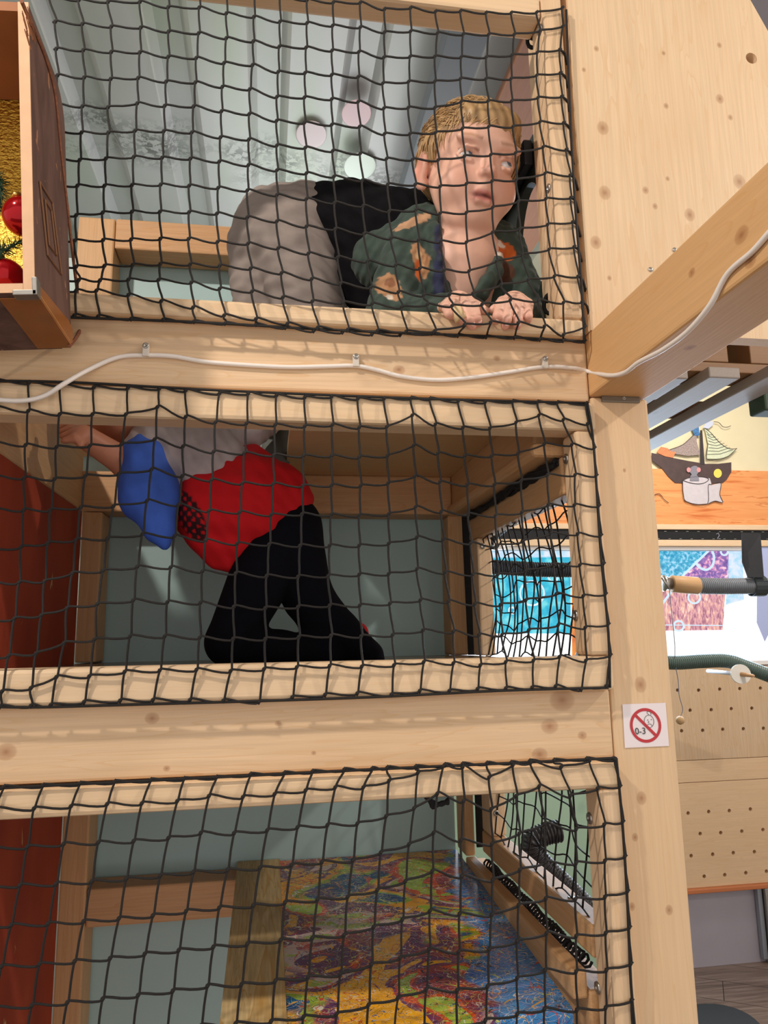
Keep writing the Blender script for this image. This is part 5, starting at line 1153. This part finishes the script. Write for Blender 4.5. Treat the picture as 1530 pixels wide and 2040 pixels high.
tr_.cap(k1, v3(PY(560, 850, 1.50)), .048, .036, .02); tr_.cap(k2, v3(PY(490, 850, 1.56)), .046, .034, .02)
tr_.displace(lambda X, Y, Z: .0030*np.sin(X*40+Z*120+2*np.sin(X*60))*np.sin(Z*50+Y*40)+.0012*np.sin(Z*260+X*120))
sculpt(tr_, 'trousers', simple('grey_trousers', (140, 128, 122), .8, 0, .07, 25, .08), boy, None, 1)
MB().tube([PY(566, 860, 1.50), PY(552, 890, 1.485), PY(548, 920, 1.47), PY(550, 935, 1.465)], .03, 16, rs=[.03, .032, .030, .014]).build('shoe', simple('grey_sock', (108, 112, 106), .9, 0, .1, 50), boy, True)
# ---------------- the child in the middle opening
kid = empty('person', tuple(PY(560, 1318, 1.3)), 'child in a red top and black leggings kneeling and reaching up in the middle opening', 'person')
c0_ = v3(PY(430, 1030, 1.3))
kf = Field(c0_-np.array([.32, .17, .34]), c0_+np.array([.36, .20, .32]), .0036)
HC2 = v3(PY(232, 792, 1.34)); HR2 = headframe(-50, -25, 0)
def H2_(a, b, c): return HC2 + HR2@np.array([a, b, c])
head(kf, H2_, HR2)
T1 = v3(PY(560, 1035, 1.33)); T2 = v3(PY(440, 985, 1.32)); T3 = v3(PY(350, 905, 1.32))
kf.chain([T1, T2, T3], [.055, .060, .055], .03); kf.cap(T3, H2_(0, -.05, -.02), .04, .035, .02)
KN1 = v3(PY(457, 1279, 1.27)); FT1 = v3(PY(700, 1300, 1.36)); KN2 = v3(PY(614, 1190, 1.33)); FT2 = v3(PY(738, 1304, 1.34))
kf.chain([T1, KN1, FT1], [.05, .030, .014], .01); kf.chain([T1, KN2, FT2], [.05, .028, .014], .01)
AE = v3(PY(255, 925, 1.28)); AW = v3(PY(165, 868, 1.22))
kf.chain([T3, v3(PY(290, 960, 1.26)), AE, AW], [.035, .028, .026, .019], .01)
for k in range(4): kf.chain([AW, v3(PY(150-3*k, 862-9*k+10, 1.20+.013*k)), v3(PY(128-3*k, 868-9*k+10, 1.20+.013*k))], [.013, .008, .006], .004)
kf.cap(AW, v3(PY(160, 885, 1.20)), .012, .007, .004)
kf.chain([T3, v3(PY(430, 900, 1.38)), v3(PY(530, 835, 1.40))], [.035, .026, .020], .01)
sculpt(kf, 'body', M_skin, kid, lambda V: np.tile(l3((196, 132, 104)), (len(V), 1)), 1)
eyes(H2_, HR2, kid, (0, .1, 1))
kh = Field(HC2-.12, HC2+.13, .0036)
kh.ell(H2_(0, .034, -.02), [.079, .080, .093], HR2, .01)
def cut2(X, Y, Z):
    q = [(X-HC2[0])*HR2[0, i]+(Y-HC2[1])*HR2[1, i]+(Z-HC2[2])*HR2[2, i] for i in range(3)]
    return (np.interp(q[2], [-.11, -.03, 0, .04, .1], [-.06, -.05, 0, .03, .045]).astype(np.float32)-q[1])*.8
kh.clip(cut2); sculpt(kh, 'hair', simple('brown_hair', (98, 62, 42), .5, 0, .3, 120), kid, None, 1)
lg = Field(v3(PY(590, 1170, 1.3))-np.array([.20, .16, .18]), v3(PY(590, 1170, 1.3))+np.array([.22, .18, .19]), .0032)
lg.chain([v3(PY(565, 1055, 1.33)), KN1], [.068, .040], .02); lg.chain([KN1, v3(PY(560, 1292, 1.31)), FT1], [.037, .030, .026], .012)
lg.chain([v3(PY(570, 1058, 1.34)), KN2, v3(PY(680, 1262, 1.335)), FT2], [.066, .044, .036, .024], .012); lg.cap(FT2, v3(PY(758, 1318, 1.33)), .020, .008, .01)
lg.cap(KN2, v3(PY(650, 1300, 1.33)), .036, .03, .01)
sculpt(lg, 'leggings', simple('black_leggings', (6, 6, 14), .9, 0, .15, 60, 0, .15), kid, None, 1)
rd = Field(v3(PY(470, 1010, 1.3))-np.array([.17, .16, .16]), v3(PY(470, 1010, 1.3))+np.array([.16, .18, .15]), .0032)
rd.chain([v3(PY(560, 1000, 1.33)), v3(PY(500, 1000, 1.32)), v3(PY(430, 1012, 1.31))], [.060, .085, .078], .03)
rd.cap(v3(PY(455, 1115, 1.30)), v3(PY(500, 1010, 1.31)), .020, .06, .03); rd.cap(v3(PY(370, 1000, 1.31)), v3(PY(440, 1080, 1.31)), .020, .040, .03); rd.cap(v3(PY(500, 915, 1.34)), v3(PY(545, 960, 1.34)), .028, .04, .02)
rd.displace(lambda X, Y, Z: .003*np.sin(X*60+Z*90)*np.sin(Z*70-X*40)+.001*np.sin(X*200+Z*150))
RED = l3((196, 10, 22)); PRT = l3((48, 10, 16))
def redcol(V):
    C = np.tile(RED, (len(V), 1)); p = v3(PY(382, 1035, 1.3)); dx = V[:, 0]-p[0]; dz = V[:, 2]-p[2]; u = dx*.5-dz*.86; w_ = dx*.86+dz*.5
    return blend(C, (1-((u/.052)**2+(w_/.022)**2))*5*(np.sin(V[:, 0]*420)*np.sin(V[:, 2]*380+V[:, 0]*90) > -.35), PRT)
sculpt(rd, 'red_top', attr_mat('red_cotton', .85, 0, .1, 600), kid, redcol, 1)
wt = Field(v3(PY(400, 900, 1.32))-np.array([.20, .16, .14]), v3(PY(400, 900, 1.32))+np.array([.20, .18, .13]), .0034)
wt.chain([v3(PY(440, 955, 1.325)), v3(PY(385, 915, 1.325)), v3(PY(330, 880, 1.32))], [.074, .074, .060], .03)
wt.chain([v3(PY(400, 905, 1.36)), v3(PY(470, 878, 1.37)), v3(PY(540, 832, 1.39))], [.045, .034, .030], .02); wt.chain([v3(PY(330, 890, 1.30)), v3(PY(290, 905, 1.28))], [.05, .04], .02); wt.cap(v3(PY(345, 930, 1.29)), v3(PY(350, 975, 1.27)), .022, .008, .01)
wt.displace(lambda X, Y, Z: .003*np.sin(X*90+Z*60)*np.sin(Z*70-X*80)+.0012*np.sin(X*260+Z*150))
sculpt(wt, 'white_shirt', simple('grey_white_cotton', (172, 160, 162), .85, 0, .18, 22, .1), kid, None, 1)
bl = Field(v3(PY(300, 990, 1.27))-np.array([.10, .10, .13]), v3(PY(300, 990, 1.27))+np.array([.10, .12, .12]), .0034)
bl.chain([v3(PY(290, 915, 1.275)), v3(PY(297, 985, 1.26)), v3(PY(318, 1055, 1.25))], [.044, .047, .026], .02); bl.cap(v3(PY(318, 1055, 1.25)), v3(PY(328, 1082, 1.25)), .022, .010, .01)
bl.displace(lambda X, Y, Z: .002*np.sin(X*160+Z*40)*np.sin(Z*60))
sculpt(bl, 'blue_sleeve', simple('blue_cloth', (56, 96, 196), .8, 0, .12, 30), kid, None, 1)
MB().sphere(v3(PY(712, 1262, 1.35)), .021, 16, 10, sc=(1, 1, 1)).build('red_sock', simple('red_sock', (206, 30, 28), .85), kid, True)
